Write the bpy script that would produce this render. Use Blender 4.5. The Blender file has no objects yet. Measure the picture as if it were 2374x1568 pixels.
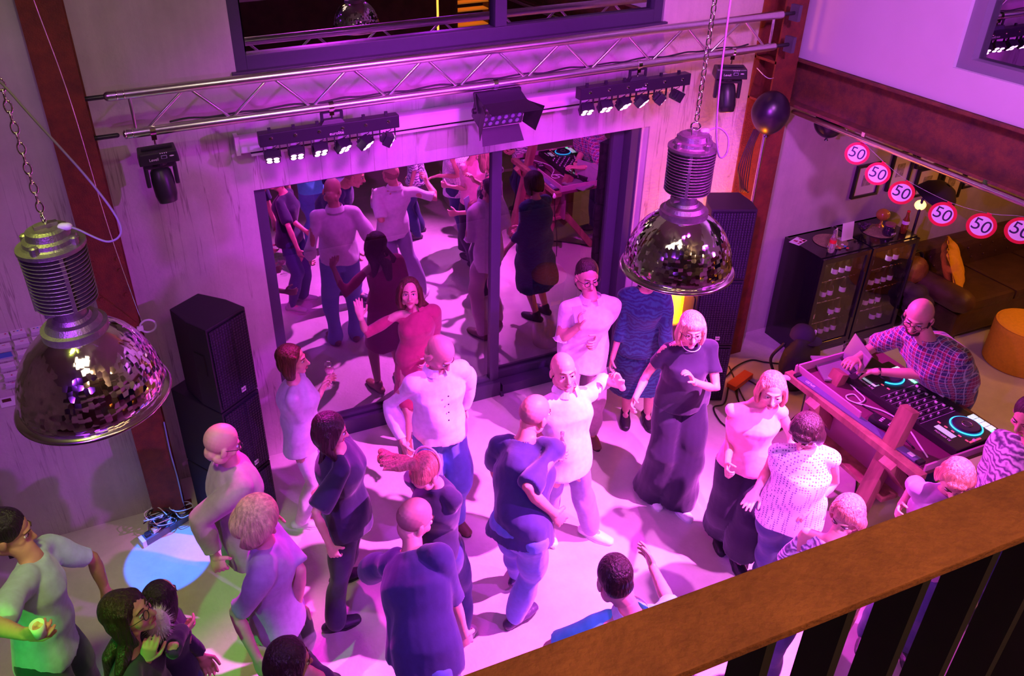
import bpy, bmesh, math, random
import numpy as np
from mathutils import Vector, Matrix
random.seed(5); np.random.seed(5)
SC = bpy.context.scene
COL = SC.collection
# ------------------------------------------------------------------ camera
F, CX, CY = 1847.0, 998.3, 622.4
RM = np.array([[0.93779554, -0.19090073, 0.28999387], [-0.34612776, -0.44884209, 0.82385458], [-0.02711299, -0.87298207, -0.48699815]])
CAM = np.array([0.0, -5.2743, 4.6])
cd = bpy.data.cameras.new('camera'); cam = bpy.data.objects.new('camera', cd); COL.objects.link(cam)
cd.sensor_width = 36; cd.lens = F / 2374 * 36; cd.clip_start = 0.05
cd.shift_x = (1187 - CX) / 2374; cd.shift_y = -(784 - CY) / 2374
mw = Matrix.Identity(4)
for i in range(3):
    mw[i][0] = RM[i, 0]; mw[i][1] = -RM[i, 1]; mw[i][2] = -RM[i, 2]; mw[i][3] = CAM[i]
cam.matrix_world = mw
SC.camera = cam
# ------------------------------------------------------------------ world, lights, exposure
SC.view_settings.view_transform = 'Standard'; SC.view_settings.look = 'None'; SC.view_settings.gamma = 1
SC.view_settings.use_curve_mapping = False; SC.view_settings.exposure = 0.0
W = bpy.data.worlds.new('world'); SC.world = W; W.use_nodes = True
W.node_tree.nodes['Background'].inputs[0].default_value = (0.12, 0.03, 0.3, 1); W.node_tree.nodes['Background'].inputs[1].default_value = 0.02
def lamp(kind, name, loc, aim, color, power, size=0.1, angle=60, blend=0.5):
    l = bpy.data.lights.new(name, kind); l.color = color; l.energy = power
    o = bpy.data.objects.new(name, l); COL.objects.link(o); o.location = loc
    if kind == 'SPOT': l.spot_size = math.radians(angle); l.spot_blend = blend; l.shadow_soft_size = size
    elif kind == 'AREA': l.size = size
    else: l.shadow_soft_size = size
    if aim is not None: o.rotation_euler = (Vector(aim) - Vector(loc)).to_track_quat('-Z', 'Y').to_euler()
    return o
# stage wash from the balcony side
lamp('SPOT', 'balcony_wash_spot', (3.9, -5.0, 4.2), (1.6, -0.6, 0.9), (0.58, 0.03, 1.0), 900, 0.05, 58, 0.6)
lamp('SPOT', 'balcony_wash_spot', (-1.0, -5.0, 4.3), (2.8, -0.7, 1.0), (0.34, 0.04, 1.0), 500, 0.05, 58, 0.6)
lamp('SPOT', 'floor_key_spot', (4.3, -3.4, 4.5), (2.1, -2.2, 0.3), (1.0, 0.12, 0.97), 6200, 0.04, 48, 0.75)
lamp('SPOT', 'floor_key_spot', (3.6, -4.9, 4.3), (3.2, -2.3, 1.0), (1.0, 0.20, 0.95), 1300, 0.04, 34, 0.8)
# par bars on the truss
lamp('SPOT', 'par_bar_spot', (0.85, -0.5, 2.72), (0.25, -2.6, 0.3), (1.0, 0.02, 0.80), 420, 0.05, 50, 0.6)
lamp('SPOT', 'par_bar_spot', (1.45, -0.5, 2.75), (2.0, -3.2, 0.2), (0.95, 0.05, 1.0), 60, 0.06, 70, 0.6)
lamp('SPOT', 'par_bar_spot', (3.0, -0.5, 2.75), (1.7, -3.0, 0.2), (1.0, 0.05, 0.9), 90, 0.06, 75, 0.6)
lamp('SPOT', 'par_bar_spot', (3.6, -0.5, 2.75), (4.1, -2.8, 0.6), (1.0, 0.05, 0.95), 520, 0.05, 75, 0.6)
# wash on the concrete and the upper wall
lamp('SPOT', 'wall_wash', (1.9, -3.6, 4.9), (2.2, 0.0, 2.2), (0.78, 0.03, 1.0), 1000, 0.25, 62, 0.9)
lamp('AREA', 'ceiling_lamp', (-0.2, -4.6, 6.45), (0.3, -2.6, 2.5), (1.0, 0.84, 0.66), 22, 1.5)
# coloured effect beams
lamp('SPOT', 'green_beam', (-2.6, -4.6, 3.9), (-0.70, -2.5, 0.8), (0.02, 1.0, 0.06), 480, 0.04, 22, 0.6)
lamp('SPOT', 'olive_wash', (-0.9, -3.0, 5.4), (-0.55, -1.7, 0.0), (0.66, 0.80, 0.10), 420, 0.2, 34, 0.8)
lamp('SPOT', 'left_wall_wash', (-2.2, -3.6, 4.9), (-1.1, -0.2, 1.7), (0.72, 0.16, 1.0), 170, 0.3, 60, 0.9)
lamp('SPOT', 'blue_beam', (-0.05, -0.62, 2.62), (-0.50, -0.80, 0.0), (0.01, 0.13, 1.0), 1150, 0.01, 13.5, 0.15)
# warm lounge
lamp('POINT', 'lounge_lamp', (7.7, -1.5, 2.1), None, (1.0, 0.34, 0.03), 38, 0.12)
for cx_ in (5.68, 6.26): lamp('POINT', 'cooler_fill', (cx_, -0.30, 1.03), None, (0.9, 0.55, 0.9), 5.0, 0.03)  # added fill inside each cooler so the bottles show
lamp('SPOT', 'lounge_floor_spot', (6.6, -2.8, 2.6), (6.4, -2.2, 0.0), (1.0, 0.36, 0.08), 75, 0.08, 95, 0.6)
lamp('SPOT', 'orange_uplight', (4.36, -0.24, 0.06), (4.34, 0.0, 0.9), (1.0, 0.20, 0.0), 1300, 0.02, 54, 0.9)
lamp('SPOT', 'violet_side_wash', (2.6, -4.2, 4.9), (5.0, -1.4, 4.0), (0.76, 0.16, 1.0), 800, 0.15, 75, 0.8)
lamp('SPOT', 'violet_lounge_edge', (2.6, -2.4, 3.2), (5.4, 0.0, 1.2), (0.60, 0.05, 1.0), 420, 0.03, 36, 0.3)
lamp('POINT', 'gallery_lamp', (2.5, -7.4, 5.9), None, (1.0, 0.62, 0.35), 45, 0.2)
lamp('SPOT', 'railing_fill', (0.9, -5.75, 5.3), (0.9, -4.93, 3.9), (1.0, 0.58, 0.28), 62, 0.15, 110, 0.8)  # added spot that only brightens the handrail, no fixture modelled
lamp('SPOT', 'upper_wall_fill', (0.2, -4.9, 6.3), (0.6, 0.0, 5.3), (1.0, 0.80, 0.70), 130, 0.1, 62, 0.5)  # added spot, coned to warm the upper wall and spare the floor
# ------------------------------------------------------------------ pixel helpers (place of a photo pixel on a plane of the room)
def ray(u, v): return RM @ np.array([(u - CX) / F, (v - CY) / F, 1.0])
def at_z(u, v, z=0.0): d = ray(u, v); return CAM + d * ((z - CAM[2]) / d[2])
def at_y(u, v, y=0.0): d = ray(u, v); return CAM + d * ((y - CAM[1]) / d[1])
def at_x(u, v, x=0.0): d = ray(u, v); return CAM + d * ((x - CAM[0]) / d[0])
def N(*a): return np.array(a, float)
def unit(v):
    n = np.linalg.norm(v); return v / n if n > 1e-9 else v
# ------------------------------------------------------------------ materials
MATS = {}
def mat(key, color, rough=0.6, metal=0.0, noise=0.0, scale=30.0, bump=0.0, bscale=60.0, emit=None, estr=0.0, sheen=0.0, stretch=(1, 1, 1), trans=0.0, coat=0.0, sss=0.0, spec=0.5):
    if key in MATS: return MATS[key]
    m = bpy.data.materials.new(key); m.use_nodes = True; nt = m.node_tree; b = nt.nodes['Principled BSDF']
    c = (*color, 1.0); b.inputs['Base Color'].default_value = c
    b.inputs['Roughness'].default_value = rough; b.inputs['Metallic'].default_value = metal
    b.inputs['Specular IOR Level'].default_value = spec
    if trans: b.inputs['Transmission Weight'].default_value = trans
    if coat: b.inputs['Coat Weight'].default_value = coat
    if sheen: b.inputs['Sheen Weight'].default_value = sheen
    if sss: b.inputs['Subsurface Weight'].default_value = sss; b.inputs['Subsurface Radius'].default_value = (0.02, 0.008, 0.004)
    if emit: b.inputs['Emission Color'].default_value = (*emit, 1); b.inputs['Emission Strength'].default_value = estr
    tc = nt.nodes.new('ShaderNodeTexCoord'); mp = nt.nodes.new('ShaderNodeMapping'); mp.inputs['Scale'].default_value = stretch
    nt.links.new(tc.outputs['Object'], mp.inputs['Vector'])
    if noise:
        n = nt.nodes.new('ShaderNodeTexNoise'); n.inputs['Scale'].default_value = scale; n.inputs['Detail'].default_value = 5
        nt.links.new(mp.outputs[0], n.inputs['Vector'])
        r = nt.nodes.new('ShaderNodeMapRange'); r.inputs[1].default_value = 0.3; r.inputs[2].default_value = 0.7; r.inputs[3].default_value = 1 - noise; r.inputs[4].default_value = 1 + noise * 0.6
        nt.links.new(n.outputs['Fac'], r.inputs[0])
        mx = nt.nodes.new('ShaderNodeMix'); mx.data_type = 'RGBA'; mx.blend_type = 'MULTIPLY'; mx.inputs[0].default_value = 1
        mx.inputs[6].default_value = c; nt.links.new(r.outputs[0], mx.inputs[7]); nt.links.new(mx.outputs[2], b.inputs['Base Color'])
    if bump:
        n2 = nt.nodes.new('ShaderNodeTexNoise'); n2.inputs['Scale'].default_value = bscale; n2.inputs['Detail'].default_value = 4
        nt.links.new(mp.outputs[0], n2.inputs['Vector'])
        bp = nt.nodes.new('ShaderNodeBump'); bp.inputs['Strength'].default_value = bump; bp.inputs['Distance'].default_value = 0.02
        nt.links.new(n2.outputs['Fac'], bp.inputs['Height']); nt.links.new(bp.outputs[0], b.inputs['Normal'])
    MATS[key] = m; return m
def cloth(key, color, rough=0.85, **k): return mat(key, color, rough, noise=0.12, scale=25, bump=k.pop('bump', 0.28), bscale=8, sheen=0.25, **k)
def hairm(key, color): return mat(key, color, 0.42, noise=0.45, scale=60, bump=0.7, bscale=90, stretch=(1, 1, 0.12))
def node(nt, t, **k):
    n = nt.nodes.new(t)
    for a, b in k.items(): setattr(n, a, b)
    return n
def concrete(key, c1, c2, streak=0.5, crackc=(0.10, 0.035, 0.05)):
    m = bpy.data.materials.new(key); m.use_nodes = True; nt = m.node_tree; b = nt.nodes['Principled BSDF']; L = nt.links
    b.inputs['Roughness'].default_value = 0.8
    g = node(nt, 'ShaderNodeNewGeometry')
    n1 = node(nt, 'ShaderNodeTexNoise'); n1.inputs['Scale'].default_value = 1.6; n1.inputs['Detail'].default_value = 9; n1.inputs['Roughness'].default_value = 0.68
    L.new(g.outputs['Position'], n1.inputs['Vector'])
    mp = node(nt, 'ShaderNodeMapping'); mp.inputs['Scale'].default_value = (14, 14, 0.9); L.new(g.outputs['Position'], mp.inputs['Vector'])
    n2 = node(nt, 'ShaderNodeTexNoise'); n2.inputs['Scale'].default_value = 1.0; n2.inputs['Detail'].default_value = 6; L.new(mp.outputs[0], n2.inputs['Vector'])
    r1 = node(nt, 'ShaderNodeMapRange'); r1.inputs[1].default_value = 0.32; r1.inputs[2].default_value = 0.68; L.new(n1.outputs['Fac'], r1.inputs[0])
    mx = node(nt, 'ShaderNodeMix', data_type='RGBA'); mx.inputs[6].default_value = (*c1, 1); mx.inputs[7].default_value = (*c2, 1); L.new(r1.outputs[0], mx.inputs[0])
    r2 = node(nt, 'ShaderNodeMapRange'); r2.inputs[1].default_value = 0.35; r2.inputs[2].default_value = 0.65; r2.inputs[3].default_value = 1 - 0.08 * streak; r2.inputs[4].default_value = 1.04; L.new(n2.outputs['Fac'], r2.inputs[0])
    m2 = node(nt, 'ShaderNodeMix', data_type='RGBA', blend_type='MULTIPLY'); m2.inputs[0].default_value = 1; L.new(mx.outputs[2], m2.inputs[6]); L.new(r2.outputs[0], m2.inputs[7])
    out = m2
    if streak > 0.3:
        # long vertical run-down stains
        mp3 = node(nt, 'ShaderNodeMapping'); mp3.inputs['Scale'].default_value = (4.2, 4.2, 0.22); L.new(g.outputs['Position'], mp3.inputs['Vector'])
        n3 = node(nt, 'ShaderNodeTexNoise'); n3.inputs['Scale'].default_value = 1.5; n3.inputs['Detail'].default_value = 5; n3.inputs['Roughness'].default_value = 0.55; L.new(mp3.outputs[0], n3.inputs['Vector'])
        s = node(nt, 'ShaderNodeMath', operation='SUBTRACT'); s.inputs[1].default_value = 0.5; L.new(n3.outputs['Fac'], s.inputs[0])
        a = node(nt, 'ShaderNodeMath', operation='ABSOLUTE'); L.new(s.outputs[0], a.inputs[0])
        r3 = node(nt, 'ShaderNodeMapRange'); r3.inputs[1].default_value = 0.0; r3.inputs[2].default_value = 0.011; r3.inputs[3].default_value = 1.0; r3.inputs[4].default_value = 0.0; L.new(a.outputs[0], r3.inputs[0])
        n4 = node(nt, 'ShaderNodeTexNoise'); n4.inputs['Scale'].default_value = 0.9; L.new(g.outputs['Position'], n4.inputs['Vector'])
        r4 = node(nt, 'ShaderNodeMapRange'); r4.inputs[1].default_value = 0.36; r4.inputs[2].default_value = 0.52; r4.inputs[3].default_value = 0; r4.inputs[4].default_value = 0.5; L.new(n4.outputs['Fac'], r4.inputs[0])
        mu0 = node(nt, 'ShaderNodeMath', operation='MULTIPLY'); L.new(r3.outputs[0], mu0.inputs[0]); L.new(r4.outputs[0], mu0.inputs[1])
        sz = node(nt, 'ShaderNodeSeparateXYZ'); L.new(g.outputs['Position'], sz.inputs[0]); r5 = node(nt, 'ShaderNodeMapRange'); r5.inputs[1].default_value = 2.75; r5.inputs[2].default_value = 2.95; r5.inputs[3].default_value = 1; r5.inputs[4].default_value = 0; L.new(sz.outputs[2], r5.inputs[0])
        mu = node(nt, 'ShaderNodeMath', operation='MULTIPLY'); L.new(mu0.outputs[0], mu.inputs[0]); L.new(r5.outputs[0], mu.inputs[1])
        m3 = node(nt, 'ShaderNodeMix', data_type='RGBA'); L.new(mu.outputs[0], m3.inputs[0]); L.new(m2.outputs[2], m3.inputs[6]); m3.inputs[7].default_value = (*crackc, 1); out = m3
    L.new(out.outputs[2], b.inputs['Base Color'])
    bp = node(nt, 'ShaderNodeBump'); bp.inputs['Strength'].default_value = 0.25; bp.inputs['Distance'].default_value = 0.01
    n5 = node(nt, 'ShaderNodeTexNoise'); n5.inputs['Scale'].default_value = 40; n5.inputs['Detail'].default_value = 6; L.new(g.outputs['Position'], n5.inputs['Vector']); L.new(n5.outputs['Fac'], bp.inputs['Height']); L.new(bp.outputs[0], b.inputs['Normal'])
    MATS[key] = m; return m
def rust(key, c1, c2, rough=0.75):
    m = mat(key, c1, rough, bump=0.3, bscale=120); nt = m.node_tree; L = nt.links; b = nt.nodes['Principled BSDF']
    g = node(nt, 'ShaderNodeTexCoord'); n = node(nt, 'ShaderNodeTexNoise'); n.inputs['Scale'].default_value = 9; n.inputs['Detail'].default_value = 10; n.inputs['Roughness'].default_value = 0.75
    L.new(g.outputs['Object'], n.inputs['Vector']); r = node(nt, 'ShaderNodeMapRange'); r.inputs[1].default_value = 0.35; r.inputs[2].default_value = 0.66; L.new(n.outputs['Fac'], r.inputs[0])
    mx = node(nt, 'ShaderNodeMix', data_type='RGBA'); mx.inputs[6].default_value = (*c1, 1); mx.inputs[7].default_value = (*c2, 1); L.new(r.outputs[0], mx.inputs[0]); L.new(mx.outputs[2], b.inputs['Base Color'])
    return m
def glass_door_mat(key, refl, tint=(0.75, 0.75, 0.8)):
    m = bpy.data.materials.new(key); m.use_nodes = True; nt = m.node_tree; nt.nodes.remove(nt.nodes['Principled BSDF'])
    g = node(nt, 'ShaderNodeBsdfGlossy'); g.inputs['Roughness'].default_value = 0.0; g.inputs['Color'].default_value = (0.95, 0.93, 1, 1)
    t = node(nt, 'ShaderNodeBsdfTransparent'); t.inputs['Color'].default_value = (*tint, 1)
    lw = node(nt, 'ShaderNodeFresnel'); lw.inputs['IOR'].default_value = 1.6
    r = node(nt, 'ShaderNodeMapRange'); r.inputs[1].default_value = 0.0; r.inputs[2].default_value = 1.0; r.inputs[3].default_value = refl; r.inputs[4].default_value = 1.0
    mx = node(nt, 'ShaderNodeMixShader'); L = nt.links; L.new(lw.outputs[0], r.inputs[0]); gm = node(nt, 'ShaderNodeNewGeometry'); iv = node(nt, 'ShaderNodeMath', operation='SUBTRACT'); iv.inputs[0].default_value = 1.0; L.new(gm.outputs['Backfacing'], iv.inputs[1]); ml = node(nt, 'ShaderNodeMath', operation='MULTIPLY'); L.new(r.outputs[0], ml.inputs[0]); L.new(iv.outputs[0], ml.inputs[1]); L.new(ml.outputs[0], mx.inputs[0]); L.new(t.outputs[0], mx.inputs[1]); L.new(g.outputs[0], mx.inputs[2])
    L.new(mx.outputs[0], nt.nodes['Material Output'].inputs['Surface']); MATS[key] = m; return m
def clear_glass(key, tint=(0.9, 0.9, 0.95), refl=0.12):
    return glass_door_mat(key, refl, tint)
# common materials
M_BLACK = mat('black_powder_coat', (0.012, 0.011, 0.014), 0.5, noise=0.2)
M_BLACK2 = mat('matt_black_plastic', (0.02, 0.018, 0.022), 0.38)
M_ALU = mat('brushed_aluminium', (0.78, 0.76, 0.74), 0.28, 1.0, noise=0.06, scale=40)
M_CHROME = mat('polished_chrome', (0.9, 0.88, 0.85), 0.06, 1.0)
M_CAST = mat('cast_grey_metal', (0.33, 0.30, 0.26), 0.42, 0.85, noise=0.15, scale=50, bump=0.15, bscale=200)
M_CONC = concrete('streaked_concrete', (0.42, 0.38, 0.38), (0.56, 0.51, 0.50), 0.6)
M_CONC2 = concrete('plain_concrete', (0.36, 0.33, 0.32), (0.48, 0.44, 0.42), 0.25)
M_FLOOR = concrete('polished_concrete_floor', (0.46, 0.43, 0.40), (0.60, 0.56, 0.53), 0.12); M_FLOOR.node_tree.nodes['Principled BSDF'].inputs['Roughness'].default_value = 0.42
M_PLASTER = mat('painted_plaster', (0.62, 0.58, 0.66), 0.85, noise=0.03, scale=3, bump=0.04, bscale=90)
M_RUST = rust('rusted_red_steel', (0.10, 0.018, 0.012), (0.20, 0.035, 0.015))
M_RUSTR = rust('rusted_handrail_steel', (0.23, 0.060, 0.018), (0.42, 0.12, 0.035), 0.8)
M_DARKSTEEL = mat('dark_baluster_steel', (0.02, 0.008, 0.008), 0.7, noise=0.2)
M_FRAME = mat('anthracite_window_frame', (0.055, 0.045, 0.085), 0.45, noise=0.05)
M_WHITEP = mat('white_plastic', (0.75, 0.72, 0.75), 0.4)
M_CABLE = mat('black_cable_rubber', (0.012, 0.012, 0.014), 0.5)
M_CABLEW = mat('grey_cable_rubber', (0.6, 0.6, 0.62), 0.5)
M_WOOD = mat('reddish_stained_wood', (0.34, 0.13, 0.12), 0.55, noise=0.4, scale=14, stretch=(1, 1, 0.12), bump=0.15, bscale=60)
M_LED = mat('led_lens_lit_pink', (1, 0.8, 1), 0.3, emit=(1.0, 0.50, 1.0), estr=9.0)
# ------------------------------------------------------------------ mesh helpers
class MB:
    """collects shapes for one mesh"""
    def __init__(s): s.v = []; s.f = []; s.m = []; s.n = 0
    def add(s, v, f, mi=0):
        v = np.asarray(v, float); s.v.append(v); s.f += [tuple(int(i) + s.n for i in q) for q in f]; s.m += [mi] * len(f); s.n += len(v); return s
    def box(s, c, d, R=None, mi=0, taper=1.0):
        x, y, z = np.array(d) / 2.0
        v = np.array([[-x, -y, -z], [x, -y, -z], [x, y, -z], [-x, y, -z], [-x * taper, -y * taper, z], [x * taper, -y * taper, z], [x * taper, y * taper, z], [-x * taper, y * taper, z]])
        if R is not None: v = v @ np.array(R).T
        return s.add(v + np.array(c), [(0, 3, 2, 1), (4, 5, 6, 7), (0, 1, 5, 4), (1, 2, 6, 5), (2, 3, 7, 6), (3, 0, 4, 7)], mi)
    def bar(s, a, b, w, h, up=(0, 0, 1), mi=0):
        a = np.array(a, float); b = np.array(b, float); t = unit(b - a); sd = unit(np.cross(t, np.array(up, float)))
        u = np.cross(sd, t); R = np.array([sd, t, u]).T
        return s.box((a + b) / 2, (w, np.linalg.norm(b - a), h), R, mi)
    def prism(s, poly, z0, z1, mi=0):
        n = len(poly); v = [(x, y, z0) for x, y in poly] + [(x, y, z1) for x, y in poly]
        f = [tuple(range(n - 1, -1, -1)), tuple(range(n, 2 * n))] + [(i, (i + 1) % n, n + (i + 1) % n, n + i) for i in range(n)]
        return s.add(v, f, mi)
    def tube(s, pts, rs, ref=None, n=12, dome=True, mi=0):
        pts = [np.array(p, float) for p in pts]
        if not hasattr(rs, '__len__'): rs = [rs] * len(pts)
        rs = [(r, r) if not hasattr(r, '__len__') else r for r in rs]
        tan = []
        for i in range(len(pts)):
            t = (pts[min(i + 1, len(pts) - 1)] - pts[max(i - 1, 0)]); tan.append(unit(t))
        if ref is None:
            r0 = N(0, 0, 1) if abs(tan[0][2]) < 0.9 else N(1, 0, 0)
        else: r0 = np.array(ref, float)
        rings = []; sd = unit(np.cross(tan[0], np.cross(r0, tan[0]))) if ref is not None else unit(np.cross(tan[0], r0))
        for i, p in enumerate(pts):
            sd = unit(sd - tan[i] * np.dot(sd, tan[i])); fd = np.cross(tan[i], sd); rings.append((p, sd, fd, rs[i]))
        full = []
        if dome:
            p, a, b, r = rings[0]; rr = min(r)
            full += [(p - tan[0] * rr * 0.9, a, b, (r[0] * 0.42, r[1] * 0.42)), (p - tan[0] * rr * 0.55, a, b, (r[0] * 0.82, r[1] * 0.82))]
        full += rings
        if dome:
            p, a, b, r = rings[-1]; rr = min(r)
            full += [(p + tan[-1] * rr * 0.55, a, b, (r[0] * 0.82, r[1] * 0.82)), (p + tan[-1] * rr * 0.9, a, b, (r[0] * 0.42, r[1] * 0.42))]
        ang = np.arange(n) * 2 * math.pi / n; v = []
        for p, a, b, r in full: v.append(p + np.outer(np.cos(ang) * r[0], a) + np.outer(np.sin(ang) * r[1], b))
        k = len(full); v = np.concatenate(v); f = []
        for i in range(k - 1):
            for j in range(n): f.append((i * n + j, i * n + (j + 1) % n, (i + 1) * n + (j + 1) % n, (i + 1) * n + j))
        f.append(tuple(range(n - 1, -1, -1))); f.append(tuple((k - 1) * n + j for j in range(n)))
        return s.add(v, f, mi)
    def ell(s, c, r, R=None, n=14, mi=0):
        m = max(6, n // 2 + 1); v = [(0, 0, -1)]
        for i in range(1, m):
            ph = -math.pi / 2 + math.pi * i / m
            for j in range(n): v.append((math.cos(ph) * math.cos(2 * math.pi * j / n), math.cos(ph) * math.sin(2 * math.pi * j / n), math.sin(ph)))
        v.append((0, 0, 1)); v = np.array(v) * np.array(r)
        if R is not None: v = v @ np.array(R).T
        f = [(0, 1 + (j + 1) % n, 1 + j) for j in range(n)]
        for i in range(m - 2):
            for j in range(n): f.append((1 + i * n + j, 1 + i * n + (j + 1) % n, 1 + (i + 1) * n + (j + 1) % n, 1 + (i + 1) * n + j))
        e = len(v) - 1; f += [(1 + (m - 2) * n + j, 1 + (m - 2) * n + (j + 1) % n, e) for j in range(n)]
        return s.add(v + np.array(c), f, mi)
    def lathe(s, prof, c=(0, 0, 0), n=32, mi=0, axis=None, cap=True):
        """prof: (radius, height) list"""
        ang = np.arange(n) * 2 * math.pi / n; v = []
        for r, z in prof: v.append(np.stack([np.cos(ang) * r, np.sin(ang) * r, np.full(n, z)], 1))
        v = np.concatenate(v)
        if axis is not None:
            z = unit(np.array(axis, float)); x = unit(np.cross(z, N(0.3, 0.9, 0.2))); y = np.cross(z, x); v = v @ np.array([x, y, z])
        k = len(prof); f = []
        for i in range(k - 1):
            for j in range(n): f.append((i * n + j, i * n + (j + 1) % n, (i + 1) * n + (j + 1) % n, (i + 1) * n + j))
        if cap: f.append(tuple(range(n - 1, -1, -1))); f.append(tuple((k - 1) * n + j for j in range(n)))
        return s.add(v + np.array(c), f, mi)
    def torus(s, c, R, r, axis=(0, 0, 1), n=24, m=8, mi=0, sc=(1, 1)):
        z = unit(np.array(axis, float)); x = unit(np.cross(z, N(0.3, 0.9, 0.2))) if abs(z[1]) < 0.95 else N(1, 0, 0); x = unit(x - z * np.dot(x, z)); y = np.cross(z, x); v = []; f = []
        for i in range(n):
            a = 2 * math.pi * i / n; d = x * math.cos(a) * sc[0] + y * math.sin(a) * sc[1]
            for j in range(m):
                b = 2 * math.pi * j / m; v.append(np.array(c) + d * (R + r * math.cos(b)) + z * r * math.sin(b))
                f.append((i * m + j, ((i + 1) % n) * m + j, ((i + 1) % n) * m + (j + 1) % m, i * m + (j + 1) % m))
        return s.add(v, f, mi)
    def build(s, name, m, parent=None, smooth=False, bevel=0.0, xf=None, loc=None):
        v = np.concatenate(s.v) if s.v else np.zeros((0, 3))
        if xf is not None: v = xf(v)
        elif loc is not None: v = v - np.array(loc)
        me = bpy.data.meshes.new(name); me.from_pydata(v.tolist(), [], s.f)
        for q in (m if isinstance(m, (list, tuple)) else [m]): me.materials.append(q)
        me.polygons.foreach_set('material_index', s.m)
        if smooth: me.polygons.foreach_set('use_smooth', [True] * len(me.polygons))
        me.update()
        if bevel:
            bm = bmesh.new(); bm.from_mesh(me); bmesh.ops.bevel(bm, geom=list(bm.edges), offset=bevel, segments=2, affect='EDGES', profile=0.7); bm.to_mesh(me); bm.free()
            me.polygons.foreach_set('use_smooth', [False] * len(me.polygons))
        o = bpy.data.objects.new(name, me); COL.objects.link(o)
        if loc is not None: o.location = loc
        if parent is not None: o.parent = parent
        return o
def tag(o, label=None, cat=None, group=None, kind=None):
    if label: o['label'] = label
    if cat: o['category'] = cat
    if group: o['group'] = group
    if kind: o['kind'] = kind
    return o
def struct(o): o['kind'] = 'structure'; return o
def thing(name, label, cat, loc=(0, 0, 0), rotz=0.0, group=None):
    o = bpy.data.objects.new(name, None); COL.objects.link(o); o.empty_display_size = 0.1
    o.location = loc; o.rotation_euler = (0, 0, rotz); return tag(o, label, cat, group)
def copy_thing(root, loc, rotz=None, label=None):
    r = root.copy(); COL.objects.link(r); r.location = loc
    if rotz is not None: r.rotation_euler = (0, 0, rotz)
    if label: r['label'] = label
    for ch in list(root.children):
        c = ch.copy(); COL.objects.link(c); c.parent = r
        for g in list(ch.children):
            d = g.copy(); COL.objects.link(d); d.parent = c
    return r
def curve_pts(pts, n=8):
    """Catmull-Rom through the points"""
    P = [np.array(p, float) for p in pts]; P = [2 * P[0] - P[1]] + P + [2 * P[-1] - P[-2]]; out = []
    for i in range(1, len(P) - 2):
        for k in range(n):
            t = k / n; out.append(0.5 * ((2 * P[i]) + (-P[i - 1] + P[i + 1]) * t + (2 * P[i - 1] - 5 * P[i] + 4 * P[i + 1] - P[i + 2]) * t * t + (-P[i - 1] + 3 * P[i] - 3 * P[i + 1] + P[i + 2]) * t ** 3))
    out.append(P[-2]); return out
def cable(name, pts, r, m, parent=None, label=None, cat='cable', n=8, group=None):
    o = MB().tube(curve_pts(pts, n), r, n=6).build(name, m, parent, smooth=True)
    if label: tag(o, label, cat, group)
    return o
def text_obj(name, txt, size, loc, R, m, parent=None, extrude=0.0006):
    cu = bpy.data.curves.new(name, 'FONT'); cu.body = txt; cu.size = size; cu.align_x = 'CENTER'; cu.align_y = 'CENTER'; cu.extrude = extrude
    o = bpy.data.objects.new(name, cu); COL.objects.link(o); bpy.context.view_layer.update()
    me = bpy.data.meshes.new_from_object(o); COL.objects.unlink(o); bpy.data.objects.remove(o)
    me.materials.clear(); me.materials.append(m); o = bpy.data.objects.new(name, me); COL.objects.link(o)
    M = Matrix.Identity(4); 
    for i in range(3):
        for j in range(3): M[i][j] = R[i][j]
        M[i][3] = loc[i]
    if parent is not None: o.parent = parent
    o.matrix_local = M; return o
def fuse(mb, voxel, it=6, fac=0.5):
    """union of overlapping closed shapes as one smooth skin"""
    v = np.concatenate(mb.v); me = bpy.data.meshes.new('t'); me.from_pydata(v.tolist(), [], mb.f); me.update()
    o = bpy.data.objects.new('t', me); COL.objects.link(o)
    md = o.modifiers.new('r', 'REMESH'); md.mode = 'VOXEL'; md.voxel_size = voxel
    sm = o.modifiers.new('s', 'SMOOTH'); sm.factor = fac; sm.iterations = it
    dg = bpy.context.evaluated_depsgraph_get(); e = o.evaluated_get(dg).to_mesh()
    nv = len(e.vertices); V = np.empty(nv * 3); e.vertices.foreach_get('co', V); V = V.reshape(-1, 3)
    NV = np.empty(nv * 3); e.vertices.foreach_get('normal', NV); NV = NV.reshape(-1, 3)
    Fc = [tuple(p.vertices) for p in e.polygons]; o.evaluated_get(dg).to_mesh_clear()
    bpy.data.objects.remove(o); bpy.data.meshes.remove(me); return V, Fc, NV
# ================================================================== the room
def wall_with_holes(name, m, y0, y1, x0, x1, z0, z1, holes):
    """wall between y0 and y1; holes: (xa, xb, za, zb)"""
    mb = MB(); xs = sorted({x0, x1} | {h[0] for h in holes} | {h[1] for h in holes}); zs = sorted({z0, z1} | {h[2] for h in holes} | {h[3] for h in holes})
    for a, b in zip(xs[:-1], xs[1:]):
        for c, d in zip(zs[:-1], zs[1:]):
            if any(h[0] <= a and b <= h[1] and h[2] <= c and d <= h[3] for h in holes): continue
            mb.box(((a + b) / 2, (y0 + y1) / 2, (c + d) / 2), (b - a, y1 - y0, d - c))
    return struct(mb.build(name, m))
struct(MB().box((2, -3, -0.1), (16, 13, 0.2)).build('floor', M_FLOOR))
DX0, DX1, DZ = 0.56, 3.80, 2.39
wall_with_holes('wall_back', M_CONC, 0.0, 0.25, -0.5, 4.98, 0, 6.6, [(DX0, DX1, 0, DZ), (0.56, 3.81, 3.20, 4.6)])
struct(MB().box((-3.0, -0.085, 3.3), (5.0, 0.37, 6.6)).build('wall_left_of_column', M_CONC))
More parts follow.
